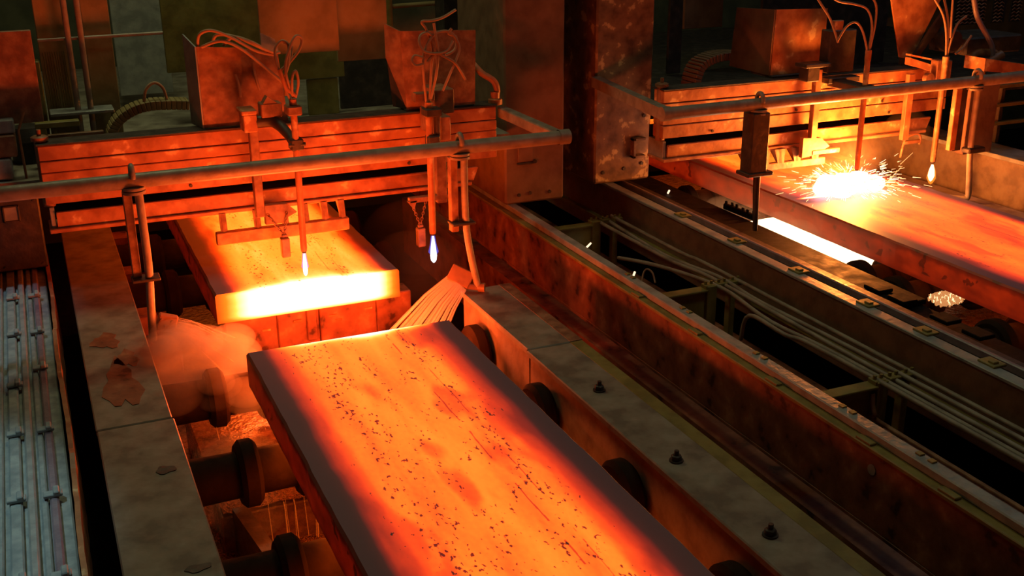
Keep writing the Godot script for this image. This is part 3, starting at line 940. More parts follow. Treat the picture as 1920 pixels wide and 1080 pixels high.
# ------------------------------------------------------------------ torch bridges
func bridge(dx: float, x0: float, x1: float, label: String) -> Node3D:
	var t := thing("torch_bridge", label, "heat shield", V((x0 + x1) * 0.5, 2.0, -2.2))
	# planks of the upper shield
	var ys := [2.33, 2.47, 2.60, 2.70, 2.83]
	for k in 4:
		var st := ns()
		bb(st, V(x0, ys[k] + 0.004, -2.3), V(x1, ys[k + 1] - 0.004, -2.10 - 0.006 * (k % 2)), 0.006)
		obj("shield_plank", st, M.shield, t)
	var st2 := ns()
	bb(st2, V(x0 + 0.02, 2.31, -2.32), V(x1 - 0.02, 2.82, -2.28), 0.0)
	bb(st2, V(x0 - 0.01, 2.83, -2.33), V(x1 + 0.01, 2.845, -2.09), 0.004)
	obj("back_sheet", st2, M.dark, t)
	# lower box beam: front plate over a dark recess
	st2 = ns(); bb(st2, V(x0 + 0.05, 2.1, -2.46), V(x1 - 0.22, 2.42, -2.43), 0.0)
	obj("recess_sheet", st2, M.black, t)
	st2 = ns()
	prism(st2, [V(x0 + 0.07, 2.125, -2.10), V(x1 - 0.25, 2.125, -2.10), V(x1 - 0.2, 2.25, -2.10), V(x0 + 0.07, 2.25, -2.10)], V(0, 0, -0.025))
	bb(st2, V(x0 + 0.07, 2.245, -2.12), V(x1 - 0.21, 2.262, -2.085), 0.004)
	obj("lower_beam", st2, M.shield, t)
	st2 = ns(); bb(st2, V(x0, 2.09, -2.4), V(x1 - 0.28, 2.125, -2.06), 0.006)
	obj("bottom_lip", st2, M.shield, t)
	st2 = ns(); bb(st2, V(x0 + 0.02, 2.1, -2.42), V(x0 + 0.06, 2.3, -2.12), 0.005)
	obj("end_plate", st2, M.grey, t)
	for q in [[0.16, 2.365], [0.29, 2.37], [0.44, 2.5], [0.3, 2.5], [0.75, 2.5], [0.78, 2.365]]:
		st2 = ns(); lathe(st2, V(lerp(x0, x1, q[0]), q[1], -2.1), Vector3.BACK, [[0.0, 0.016], [0.012, 0.014], [0.012, 0.0]], 8)
		obj("bolt", st2, M.dark, t)
	# end post
	st2 = ns(); cyl(st2, V(x0 + 0.03, 2.3, -2.2), V(x0 + 0.03, 2.86, -2.2), 0.05, 14)
	lathe(st2, V(x0 + 0.03, 2.86, -2.2), Vector3.UP, [[0.0, 0.07], [0.03, 0.07], [0.04, 0.05], [0.04, 0.018], [0.09, 0.018], [0.09, 0.0]], 18)
	obj("end_post", st2, M.rust, t)
	return t

func chain(st: SurfaceTool, a: Vector3, b: Vector3, sag: float, n: int) -> void:
	for i in n:
		var u := (i + 0.5) / n
		var c := a.lerp(b, u) + V(0, -sag * 4.0 * u * (1.0 - u), 0)
		var d := (b - a).normalized()
		var ring := []
		var side := d.cross(Vector3.BACK if i % 2 == 0 else Vector3.RIGHT + Vector3.BACK * 0.3).normalized()
		var l := a.distance_to(b) / n * 0.72
		for k in 9:
			var g := TAU * k / 8.0
			ring.append(c + d * cos(g) * l + side * sin(g) * l * 0.55)
		tube(st, ring, 0.0045, 5, false)

func weight(label: String, hook1: Vector3, hook2: Vector3, top: Vector3, h: float) -> void:
	var t := thing("chain_weight", label, "weight", top, "counterweights on chains")
	var st := ns(); chain(st, hook1, top, 0.0, 9); chain(st, hook2, top, 0.0, 9)
	obj("chain", st, M.rust, t)
	st = ns(); bx(st, top + V(0, -0.02 - h * 0.5, 0), V(0.075, h, 0.075), 0.008)
	bx(st, top + V(0, -0.005, 0), V(0.05, 0.03, 0.03), 0.006)
	obj("weight_block", st, M.rust, t)

func flame(parent: Node, tip: Vector3, length: float, r0: float, r1: float, outer_col: Color) -> void:
	var st := ns()
	lathe(st, tip, Vector3.DOWN, [[0.0, r0 * 0.5], [length * 0.4, lerp(r0, r1, 0.35) * 0.8], [length * 0.75, r1 * 0.62], [length * 0.92, r1 * 0.5], [length, r1 * 0.2], [length * 1.03, 0.0]], 14)
	var f := obj("flame", st, glow_mat(Color(0.9, 0.92, 1.0), 2.0), parent)
	f.set_meta("label", "white core of the torch flame")
	for e in [[0.72, 1.0, 0.30, outer_col]]:
		st = ns()
		lathe(st, tip + V(0, 0.004, 0), Vector3.DOWN, [[0.0, r0 * e[1]], [length * 0.35, lerp(r0, r1, 0.4) * e[1]], [length * e[0] * 0.85, r1 * e[1] * 0.95], [length * e[0], r1 * e[1] * 0.6], [length * (e[0] + 0.04), 0.0]], 14)
		var m := glow_mat(e[3], 1.0)
		m.transparency = BaseMaterial3D.TRANSPARENCY_ALPHA
		m.albedo_color = Color(0.1, 0.1, 0.3, e[2])
		obj("flame_mantle", st, m, parent)

func bridge_left() -> void:
	bridge(0.0, -2.0, 2.09, "long ribbed heat shield of the near torch bridge, glowing red orange")
	# comb bar that hangs over the rear slab
	var t := thing("comb_bar", "red lit comb bar on ribs, hanging close above the rear slab", "comb bar", V(-0.05, 1.8, -2.05))
	var st := ns(); bb(st, V(-0.655, 1.825, -2.06), V(0.555, 1.94, -1.99), 0.008)
	obj("bar", st, M.rust, t)
	for x in [-0.58, -0.28, -0.03, 0.16, 0.34, 0.5]:
		st = ns()
		prism(st, [V(x - 0.012, 1.93, -2.0), V(x - 0.012, 1.93, -2.06), V(x - 0.012, 2.1, -2.24), V(x - 0.012, 2.1, -2.05)], V(0.024, 0, 0))
		prism(st, [V(x - 0.03, 1.93, -2.01), V(x + 0.03, 1.93, -2.01), V(x + 0.03, 2.1, -2.05), V(x - 0.03, 2.1, -2.05)], V(0, 0, -0.012))
		obj("rib", st, M.rust, t)
	# torch carriage, left
	t = thing("torch_carriage", "torch carriage with a curved arm in front of the left shield box", "torch carriage", V(-0.3, 2.1, -1.85))
	st = ns(); bb(st, V(-0.37, 2.86, -1.95), V(-0.255, 3.01, -1.75), 0.008)
	bb(st, V(-0.385, 3.01, -1.98), V(-0.25, 3.05, -1.74), 0.008)
	obj("head_block", st, M.shield, t)
	st = ns(); bb(st, V(-0.325, 2.1, -1.86), V(-0.25, 2.86, -1.78), 0.006)
	obj("post", st, M.rust, t)
	st = ns(); bb(st, V(-0.25, 2.02, -1.85), V(-0.05, 2.2, -1.79), 0.006)
	prism(st, [V(-0.05, 2.06, -1.82), V(0.04, 2.1, -1.82), V(-0.05, 2.19, -1.82)], V(0, 0, -0.03))
	obj("foot_bracket", st, M.rust, t)
	st = ns()
	for s in [[V(-0.26, 2.94, -1.8), V(-0.12, 2.94, -1.75), V(-0.04, 2.86, -1.62), V(0.0, 2.76, -1.5)]]:
		tube(st, curve(s, 6), [0.05, 0.05, 0.05, 0.05, 0.05, 0.05, 0.05, 0.05, 0.05, 0.048, 0.046, 0.045, 0.044, 0.042, 0.04, 0.04, 0.04, 0.04, 0.04], 10)
	obj("curved_arm", st, M.dark, t)
	st = ns(); bx(st, V(0.0, 2.79, -1.47), V(0.11, 0.1, 0.11), 0.012)
	for q in [-0.07, 0.07]: cyl(st, V(q, 2.79, -1.43), V(q * 0.4, 2.79, -1.43), 0.018, 8)
	obj("lower_clamp", st, M.dark, t)
	st = ns(); bb(st, V(-0.22, 2.98, -1.86), V(-0.04, 3.1, -1.72), 0.008)
	prism(st, [V(-0.2, 3.1, -1.72), V(-0.08, 3.1, -1.72), V(-0.16, 3.16, -1.72)], V(0, 0, -0.1))
	obj("drive_box", st, M.rust, t)
	st = ns(); bb(st, V(-0.065, 3.04, -1.54), V(0.055, 3.12, -1.39), 0.01)
	obj("upper_clamp", st, M.rust, t)
	# torches
	var t1 := torch("cutting_torch", "left cutting torch, its flame touching the slab edge", V(-0.005, 1.83, -1.45), 3.17, 0.03)
	flame(t1, V(-0.005, 1.825, -1.45), 0.2, 0.016, 0.034, Color(0.12, 0.16, 1.0))
	hoses(t1, [[[-0.02, 3.15, -1.45], [-0.09, 3.38, -1.47], [-0.11, 3.56, -1.5], [-0.05, 3.64, -1.5], [0.0, 3.6, -1.47], [-0.02, 3.46, -1.45], [-0.06, 3.36, -1.45]],
		[[0.0, 3.18, -1.45], [-0.05, 3.42, -1.43], [0.0, 3.6, -1.42], [0.06, 3.68, -1.44], [0.11, 3.65, -1.46], [0.08, 3.56, -1.47], [0.0, 3.47, -1.48], [-0.08, 3.4, -1.5]],
		[[0.02, 3.18, -1.45], [0.05, 3.3, -1.44], [0.035, 3.4, -1.43], [0.0, 3.36, -1.42], [-0.01, 3.22, -1.43]],
		[[-0.06, 3.2, -1.46], [-0.04, 3.36, -1.49], [0.02, 3.5, -1.52], [0.04, 3.58, -1.55], [-0.02, 3.62, -1.58]]])
	var st3 := ns()
	tube(st3, [V(-0.09, 3.42, -1.46), V(-0.05, 3.26, -1.445), V(0.02, 3.2, -1.44)], [0.016, 0.02, 0.016], 8)
	obj("valve_body", st3, M.shield, t1)
	t = thing("torch_carriage", "torch carriage with a notched box in front of the right shield box", "torch carriage", V(1.3, 2.0, -1.85))
	st = ns()
	bb(st, V(1.12, 3.02, -1.72), V(1.3, 3.1, -1.62), 0.008)
	prism(st, [V(1.12, 3.02, -1.62), V(1.28, 2.93, -1.62), V(1.28, 3.0, -1.62), V(1.12, 3.1, -1.62)], V(0, 0, -0.12))
	obj("arm_box", st, M.rust, t)
	st = ns(); bb(st, V(1.33, 2.88, -2.05), V(1.52, 3.1, -1.72), 0.008)
	obj("motor_box", st, M.rust, t)
	st = ns(); bb(st, V(1.31, 2.68, -2.085), V(1.4, 2.9, -1.5), 0.008)
	bb(st, V(1.33, 2.05, -1.8), V(1.43, 2.7, -1.72), 0.006)
	obj("post", st, M.rust, t)
	st = ns(); bb(st, V(1.13, 2.93, -1.52), V(1.28, 3.0, -1.38), 0.01)
	bb(st, V(1.15, 2.62, -1.5), V(1.26, 2.76, -1.39), 0.012)
	bb(st, V(1.235, 2.7, -1.5), V(1.27, 2.95, -1.42), 0.006)
	obj("clamp", st, M.dark, t)
	st = ns(); bb(st, V(1.06, 2.08, -1.78), V(1.47, 2.13, -1.72), 0.006)
	prism(st, [V(1.04, 2.1, -1.75), V(1.1, 2.02, -1.75), V(1.13, 2.1, -1.75)], V(0, 0, 0.03))
	obj("foot_arm", st, M.rust, t)
	var t2 := torch("cutting_torch", "right cutting torch with a free hanging blue white flame", V(1.18, 1.835, -1.45), 3.05, 0.033)
	flame(t2, V(1.18, 1.83, -1.45), 0.25, 0.018, 0.05, Color(0.10, 0.14, 1.0))
	hoses(t2, [[[1.19, 3.05, -1.45], [1.215, 3.3, -1.46], [1.24, 3.5, -1.48], [1.2, 3.66, -1.5], [1.16, 3.73, -1.5], [1.25, 3.735, -1.5], [1.36, 3.755, -1.52], [1.49, 3.81, -1.55]],
		[[1.16, 3.05, -1.45], [1.14, 3.3, -1.44], [1.15, 3.47, -1.44], [1.23, 3.6, -1.46], [1.33, 3.64, -1.5], [1.43, 3.62, -1.5], [1.49, 3.5, -1.48], [1.45, 3.4, -1.46], [1.38, 3.28, -1.44], [1.31, 3.14, -1.44]],
		[[1.2, 3.08, -1.44], [1.25, 3.3, -1.42], [1.27, 3.48, -1.42], [1.26, 3.6, -1.43], [1.25, 3.72, -1.45]],
		[[1.42, 3.56, -1.45], [1.36, 3.49, -1.43], [1.26, 3.47, -1.4], [1.15, 3.49, -1.41], [1.11, 3.55, -1.43], [1.13, 3.62, -1.46], [1.2, 3.64, -1.48], [1.24, 3.61, -1.46]],
		[[1.13, 3.39, -1.4], [1.06, 3.38, -1.4], [1.03, 3.42, -1.41], [1.06, 3.46, -1.42], [1.13, 3.44, -1.42]],
		[[1.17, 3.4, -1.42], [1.25, 3.47, -1.42], [1.32, 3.44, -1.42], [1.42, 3.38, -1.43], [1.48, 3.3, -1.44], [1.53, 3.22, -1.46]],
		[[1.43, 3.66, -1.5], [1.4, 3.62, -1.5], [1.47, 3.58, -1.5], [1.45, 3.48, -1.49], [1.36, 3.44, -1.48]]])
	# weights on chains
	weight("small weight on two chains in front of the comb bar", V(-0.23, 2.12, -1.785), V(-0.06, 2.12, -1.785), V(-0.11, 1.93, -1.72), 0.18)
	weight("small weight on two chains beside the free blue flame", V(1.08, 2.085, -1.735), V(1.22, 2.085, -1.735), V(1.155, 1.86, -1.72), 0.18)
	# pipe bend on the right end of the bridge
	st = ns()
	tube(st, curve([V(1.93, 3.22, -2.3), V(2.0, 3.13, -2.24), V(2.1, 3.06, -2.2), V(2.14, 2.97, -2.2), V(2.12, 2.86, -2.2)], 5), 0.032, 12)
	lathe(st, V(2.12, 2.83, -2.2), Vector3.UP, [[0.0, 0.0], [0.0, 0.07], [0.05, 0.07], [0.06, 0.045], [0.12, 0.045], [0.12, 0.0]], 16)
	tag(obj("pipe_elbow", st, M.shield), "bright bent pipe fitting on the right end of the near heat shield", "pipe")

func torch(called: String, label: String, tip: Vector3, ytop: float, r: float) -> Node3D:
	var t := thing(called, label, "torch", tip, "cutting torches of the bridges")
	var st := ns()
	lathe(st, V(tip.x, ytop, tip.z), Vector3.DOWN, [[0.0, 0.0], [0.0, r * 1.05], [0.1, r * 1.05], [0.12, r * 0.95], [ytop - tip.y - 0.05, r * 0.95], [ytop - tip.y - 0.02, r * 0.85], [ytop - tip.y - 0.02, 0.0]], 16)
	obj("lance_tube", st, M.shield, t)
	st = ns()
	lathe(st, V(tip.x, tip.y + 0.03, tip.z), Vector3.DOWN, [[0.0, r * 0.85], [0.025, r * 0.6], [0.03, 0.0]], 12)
	obj("nozzle", st, M.dark, t)
	return t

func hoses(parent: Node, list: Array, r := 0.012) -> void:
	for h in list:
		var pts := []
		for p in h: pts.append(V(p[0], p[1], p[2]))
		var st := ns()
		tube(st, curve(pts, 7), r, 8)
		obj("hose", st, M.hose, parent)

func bridge_right() -> void:
	bridge(6.0, 3.95, 7.75, "long ribbed heat shield of the far torch bridge, lit orange by the sparks")
	var t := thing("comb_bar", "comb bar on dark triangular ribs above the right slab", "comb bar", V(5.4, 1.9, -2.0))
	var st := ns(); bb(st, V(4.92, 1.88, -2.06), V(6.0, 1.96, -2.0), 0.008)
	obj("bar", st, M.rust, t)
	for x in [4.98, 5.2, 5.4, 5.62, 5.86]:
		st = ns()
		prism(st, [V(x - 0.02, 1.95, -2.0), V(x - 0.02, 1.95, -2.06), V(x - 0.02, 2.1, -2.24), V(x - 0.02, 2.1, -2.03)], V(0.03, 0, 0))
		prism(st, [V(x - 0.04, 1.95, -2.0), V(x + 0.04, 1.95, -2.0), V(x + 0.07, 2.1, -2.03), V(x - 0.07, 2.1, -2.03)], V(0, 0, -0.02))
		obj("rib", st, M.rust, t)
	t = thing("torch_carriage", "torch carriage with a pale post, left of the sparks", "torch carriage", V(5.7, 2.1, -1.95))
	st = ns(); bb(st, V(5.58, 2.83, -2.05), V(5.74, 2.98, -1.9), 0.008)
	bb(st, V(5.54, 2.98, -2.08), V(5.86, 3.02, -1.88), 0.006)
	obj("head_block", st, M.dark, t)
	st = ns(); bb(st, V(5.72, 2.2, -2.0), V(5.8, 2.95, -1.93), 0.006)
	obj("post", st, M.shield, t)
	st = ns(); prism(st, [V(5.62, 2.0, -1.93), V(5.8, 2.02, -1.93), V(5.98, 2.1, -1.93), V(5.86, 2.2, -1.93), V(5.62, 2.22, -1.93)], V(0, 0, -0.06))
	bb(st, V(5.75, 2.02, -1.98), V(6.12, 2.07, -1.92), 0.005)
	obj("foot_bracket", st, M.shield, t)
	st = ns(); bb(st, V(5.82, 2.8, -2.0), V(6.24, 2.86, -1.85), 0.006)
	bb(st, V(5.88, 2.76, -1.95), V(6.06, 2.84, -1.39), 0.01)
	obj("torch_arm", st, M.dark, t)
	st = ns(); bb(st, V(5.85, 2.9, -2.08), V(6.2, 3.35, -1.92), 0.01)
	obj("drive_housing", st, M.dark, t)
	st = ns(); bb(st, V(5.9, 3.02, -1.98), V(6.02, 3.45, -1.93), 0.006)
	obj("guide_plate", st, M.shield, t)
	var tt := torch("cutting_torch", "dark cutting torch standing in the burst of sparks", V(5.97, 1.93, -1.45), 3.2, 0.031)
	hoses(tt, [[[5.97, 3.2, -1.45], [5.98, 3.44, -1.45], [5.9, 3.61, -1.45], [5.74, 3.67, -1.47], [5.55, 3.71, -1.5], [5.36, 3.84, -1.55]],
		[[5.98, 3.2, -1.45], [6.02, 3.49, -1.45], [5.98, 3.69, -1.45], [5.79, 3.81, -1.5], [5.6, 3.87, -1.55]],
		[[5.95, 3.2, -1.45], [5.87, 3.39, -1.45], [5.77, 3.49, -1.45], [5.67, 3.45, -1.47], [5.6, 3.31, -1.5]],
		[[5.31, 3.81, -1.6], [5.42, 3.65, -1.55], [5.52, 3.51, -1.53], [5.62, 3.29, -1.51]]])
	t = thing("torch_carriage", "torch carriage with a slotted arm near the right pipe flange", "torch carriage", V(7.4, 2.5, -2.0))
	st = ns()
	prism(st, [V(7.05, 2.98, -2.0), V(7.4, 2.87, -1.95), V(7.4, 2.8, -1.95), V(7.05, 2.9, -2.0)], V(0, 0, -0.08))
	prism(st, [V(7.05, 3.02, -2.0), V(7.36, 2.95, -1.95), V(7.36, 2.93, -1.95), V(7.05, 3.0, -2.0)], V(0, 0, -0.08))
	obj("slotted_arm", st, M.shield, t)
	st = ns(); bb(st, V(7.3, 2.72, -1.95), V(7.4, 2.96, -1.84), 0.01); bb(st, V(7.43, 2.7, -1.9), V(7.5, 2.95, -1.82), 0.01)
	lathe(st, V(7.22, 2.76, -1.9), Vector3.BACK, [[0.0, 0.0], [0.0, 0.06], [0.06, 0.06], [0.06, 0.0]], 16)
	obj("clamp", st, M.rust, t)
	st = ns(); bb(st, V(7.05, 2.05, -2.04), V(7.14, 2.8, -1.98), 0.005)
	obj("post", st, M.shield, t)
	tt = torch("cutting_torch", "slanting cutting torch with a small yellow flame, on the far right", V(7.37, 1.79, -1.8), 3.0, 0.034)
	var f := thing("torch_flame", "small yellow white pilot flame under the far right torch", "flame", V(7.37, 1.76, -1.8))
	st = ns(); lathe(st, V(7.37, 1.775, -1.8), Vector3.DOWN, [[0.0, 0.012], [0.06, 0.03], [0.13, 0.038], [0.18, 0.02], [0.2, 0.0]], 14)
	obj("flame_core", st, glow_mat(Color(1.0, 0.8, 0.5), 3.0), f)
	st = ns(); lathe(st, V(7.375, 1.775, -1.8), Vector3.DOWN, [[0.0, 0.014], [0.08, 0.042], [0.16, 0.052], [0.22, 0.02], [0.235, 0.0]], 14)
	var m := glow_mat(Color(1.0, 0.35, 0.02), 1.0)
	m.transparency = BaseMaterial3D.TRANSPARENCY_ALPHA
	m.albedo_color = Color(0.6, 0.3, 0.1, 0.4)
	obj("flame_mantle", st, m, f)
	hoses(tt, [[[7.37, 3.0, -1.8], [7.35, 3.25, -1.82], [7.3, 3.45, -1.85], [7.2, 3.62, -1.9]],
		[[7.37, 3.0, -1.8], [7.38, 3.25, -1.82], [7.36, 3.45, -1.85], [7.32, 3.65, -1.9]],
		[[7.38, 3.0, -1.8], [7.42, 3.2, -1.8], [7.5, 3.35, -1.82], [7.64, 3.42, -1.85]],
		[[7.4, 3.2, -1.8], [7.4, 3.4, -1.82], [7.42, 3.65, -1.86]],
		[[7.5, 3.02, -1.8], [7.62, 3.08, -1.82], [7.75, 3.2, -1.85]]], 0.013)
	st = ns()
	tube(st, curve([V(7.33, 1.76, -2.28), V(7.35, 1.97, -2.26), V(7.42, 2.02, -2.25), V(7.53, 2.03, -2.25), V(7.58, 1.98, -2.25), V(7.57, 1.9, -2.25)], 4), 0.014, 8)
	bb(st, V(7.34, 1.92, -2.27), V(7.58, 1.96, -2.24), 0.005)
	tag(obj("wire_hook", st, M.shield), "bent wire hook hanging under the far heat shield", "hook")

# ------------------------------------------------------------------ cooling pipes with their spray lances
func flange_eye(t: Node, x: float, y: float, z: float) -> void:
	var st := ns()
	lathe(st, V(x, y - 0.095, z), Vector3.UP, [[0.0, 0.0], [0.0, 0.085], [0.02, 0.085], [0.02, 0.06], [0.03, 0.06], [0.03, 0.085], [0.05, 0.085], [0.05, 0.0]], 22)
	obj("flange", st, M.pipe, t)
	st = ns()
	var ring := []
	for k in 17:
		var a: float = -0.35 + (PI + 0.7) * k / 16.0
		ring.append(V(x, y + 0.05 + 0.052 * sin(a) * 1.25, z + 0.01 + 0.052 * cos(a)))
	tube(st, ring, 0.022, 10)
	obj("pipe_saddle", st, M.pipe, t)

func cooling_pipe_left() -> void:
	var t := thing("cooling_pipe", "long cooling water pipe crossing in front of the near heat shield", "pipe", V(0, 2.76, -0.9))
	var st := ns(); cyl(st, V(-2.9, 2.755, -0.9), V(2.19, 2.755, -0.9), 0.058, 24)
	obj("main_pipe", st, M.pipe, t)
	st = ns()
	lathe(st, V(2.17, 2.755, -0.9), Vector3.RIGHT, [[0.0, 0.066], [0.1, 0.066], [0.1, 0.0]], 24)
	obj("end_cap", st, M.pipe, t)
	st = ns(); bb(st, V(2.14, 2.70, -2.2), V(2.24, 2.80, -0.95), 0.01)
	obj("return_duct", st, M.pipe, t)
	for s in [-1, 1]:
		var x := -1.375 if s < 0 else 1.25
		var t2 := thing("spray_lance", "left drop pipe with a channel, its nozzle spraying into the steam" if s < 0 else "right drop pipe with a nozzle box spraying between the slabs", "pipe", V(x, 1.45, -0.9), "drop pipes of the cooling line")
		flange_eye(t2, x, 2.755, -0.9)
		st = ns()
		var foot := V(x, 1.47, -0.88) if s < 0 else V(x + 0.13, 1.50, -0.86)
		tube(st, curve([V(x + 0.03, 2.66, -0.88), V(x + 0.035, 2.1, -0.88), V(lerp(x + 0.03, foot.x, 0.5), 1.75, -0.87), foot], 5), 0.031, 14)
		obj("drop_pipe", st, M.pipe, t2)
		st = ns(); bb(st, V(x - 0.085, 1.95 if s < 0 else 2.02, -0.98), V(x - 0.02, 2.67, -0.9), 0.005)
		obj("channel", st, M.rust, t2)
		st = ns()
		var yc := 1.98 if s < 0 else 2.1
		bb(st, V(x - 0.1, yc - 0.012, -0.97), V(x + 0.11, yc + 0.012, -0.83), 0.005)
		obj("pipe_clamp", st, M.dark, t2)
		if s < 0:
			st = ns()
			bx(st, V(x + 0.12, 1.59, -0.9), V(0.15, 0.14, 0.06), 0.01, Basis(Vector3.BACK, -0.35))
			for q in [[0.08, 1.63], [0.11, 1.57], [0.16, 1.6]]: lathe(st, V(x + q[0], q[1], -0.87), Vector3.BACK, [[0.0, 0.014], [0.012, 0.012], [0.012, 0.0]], 8)
			obj("nozzle_box", st, M.rust, t2)
		else:
			st = ns()
			bx(st, V(x - 0.005, 1.60, -0.93), V(0.15, 0.05, 0.21), 0.008, Basis(Vector3(0.1, 0.4, 0.1).normalized(), 0.5) * Basis(Vector3.BACK, 0.75) * Basis(Vector3.RIGHT, 0.5))
			obj("nozzle_box", st, M.rust, t2)
			st = ns()
			tube(st, [foot, foot + V(0.05, 0.0, 0.03)], 0.04, 12)
			tube(st, [foot, foot + V(-0.1, 0.02, -0.02)], 0.028, 10)
			obj("elbow_joint", st, M.rust, t2)
	# water jets from the right nozzle box
	rng.seed = 61
	st = ns()
	for k in 40:
		var u := k / 39.0
		var a := V(1.15 + 0.10 * u, 1.61 - 0.10 * u, -0.98 + 0.16 * u)
		var b := V(0.58 + 0.30 * u + rng.randf_range(-0.03, 0.03), 1.16 - 0.02 * u, -1.0 + 0.5 * u)
		tube(st, [a, a.lerp(b, 0.4) + V(0, 0.03, 0), b], [0.004, 0.007, rng.randf_range(0.007, 0.015)], 6, false)
	tag(obj("water_jets", st, M.water), "fan of water jets from the right nozzle box", "water", "", "stuff")
	st = ns()
	for k in 8:
		var a := V(-1.2, 1.62 - 0.012 * k, -0.93 + 0.015 * k)
		var b := V(-0.85 + rng.randf_range(-0.1, 0.1), 1.42 - 0.02 * k, -0.88 + 0.05 * k)
		tube(st, [a, a.lerp(b, 0.4) + V(0, 0.03, 0), b], [0.003, 0.005, 0.007], 6, false)
	tag(obj("water_jets", st, M.water), "thin water jets from the left nozzle into the steam", "water", "", "stuff")

func cooling_pipe_right() -> void:
	var z := -1.25
	var y := 2.79
	var t := thing("cooling_pipe", "cooling water pipe crossing in front of the far heat shield", "pipe", V(5.5, y, z))
	var st := ns(); cyl(st, V(3.47, y, z), V(9.2, y + 0.04, z), 0.06, 24)
	obj("main_pipe", st, M.pipe, t)
	st = ns()
	lathe(st, V(3.5, y, z), Vector3.LEFT, [[0.0, 0.068], [0.09, 0.068], [0.09, 0.0]], 24)
	obj("end_cap", st, M.pipe, t)
	st = ns()
	prism(st, [V(3.42, y - 0.06, z - 0.02), V(3.52, y - 0.06, z - 0.02), V(3.52, y + 0.05, z - 0.02), V(3.42, y + 0.05, z - 0.02)], V(0.25, 0, -1.9))
	obj("return_duct", st, M.pipe, t)
	# dark spring box on a thin rod
	var t2 := thing("spray_lance", "dark box hanging from the far pipe with a thin rod, before the white glare", "pipe", V(4.5, 1.5, z), "drop pipes of the cooling line")
	flange_eye(t2, 4.51, y, z)
	st = ns(); bb(st, V(4.40, 2.12, z - 0.1), V(4.60, 2.72, z + 0.08), 0.01)
	obj("box", st, M.dark, t2)
	st = ns(); bb(st, V(4.37, 2.09, z - 0.12), V(4.67, 2.13, z + 0.1), 0.008)
	obj("base_plate", st, M.dark, t2)
	st = ns(); tube(st, [V(4.545, 2.1, z), V(4.55, 1.9, z), V(4.56, 1.72, z), V(4.57, 1.5, z)], [0.036, 0.034, 0.03, 0.024], 10)
	obj("rod", st, M.dark, t2)
	t2 = thing("spray_lance", "drop pipe with a flange on the far right, ending in a low nozzle", "pipe", V(7.3, 1.45, z), "drop pipes of the cooling line")
	flange_eye(t2, 7.29, y + 0.03, z)
	st = ns(); tube(st, curve([V(7.33, 2.72, z), V(7.34, 2.1, z), V(7.38, 1.75, z), V(7.40, 1.54, z), V(7.36, 1.5, z - 0.04), V(7.26, 1.5, z - 0.2)], 5), 0.033, 14)
	obj("drop_pipe", st, M.pipe, t2)
	st = ns(); bb(st, V(7.08, 2.07, z - 0.1), V(7.16, 2.74, z - 0.04), 0.005)
	obj("channel", st, M.shield, t2)
	st = ns(); bb(st, V(7.16, 2.05, z - 0.1), V(7.28, 2.74, z - 0.08), 0.004)
	obj("web_sheet", st, M.dark, t2)
	st = ns(); bb(st, V(7.28, 2.03, z - 0.08), V(7.52, 2.09, z + 0.05), 0.02)
	obj("pipe_clamp", st, M.dark, t2)

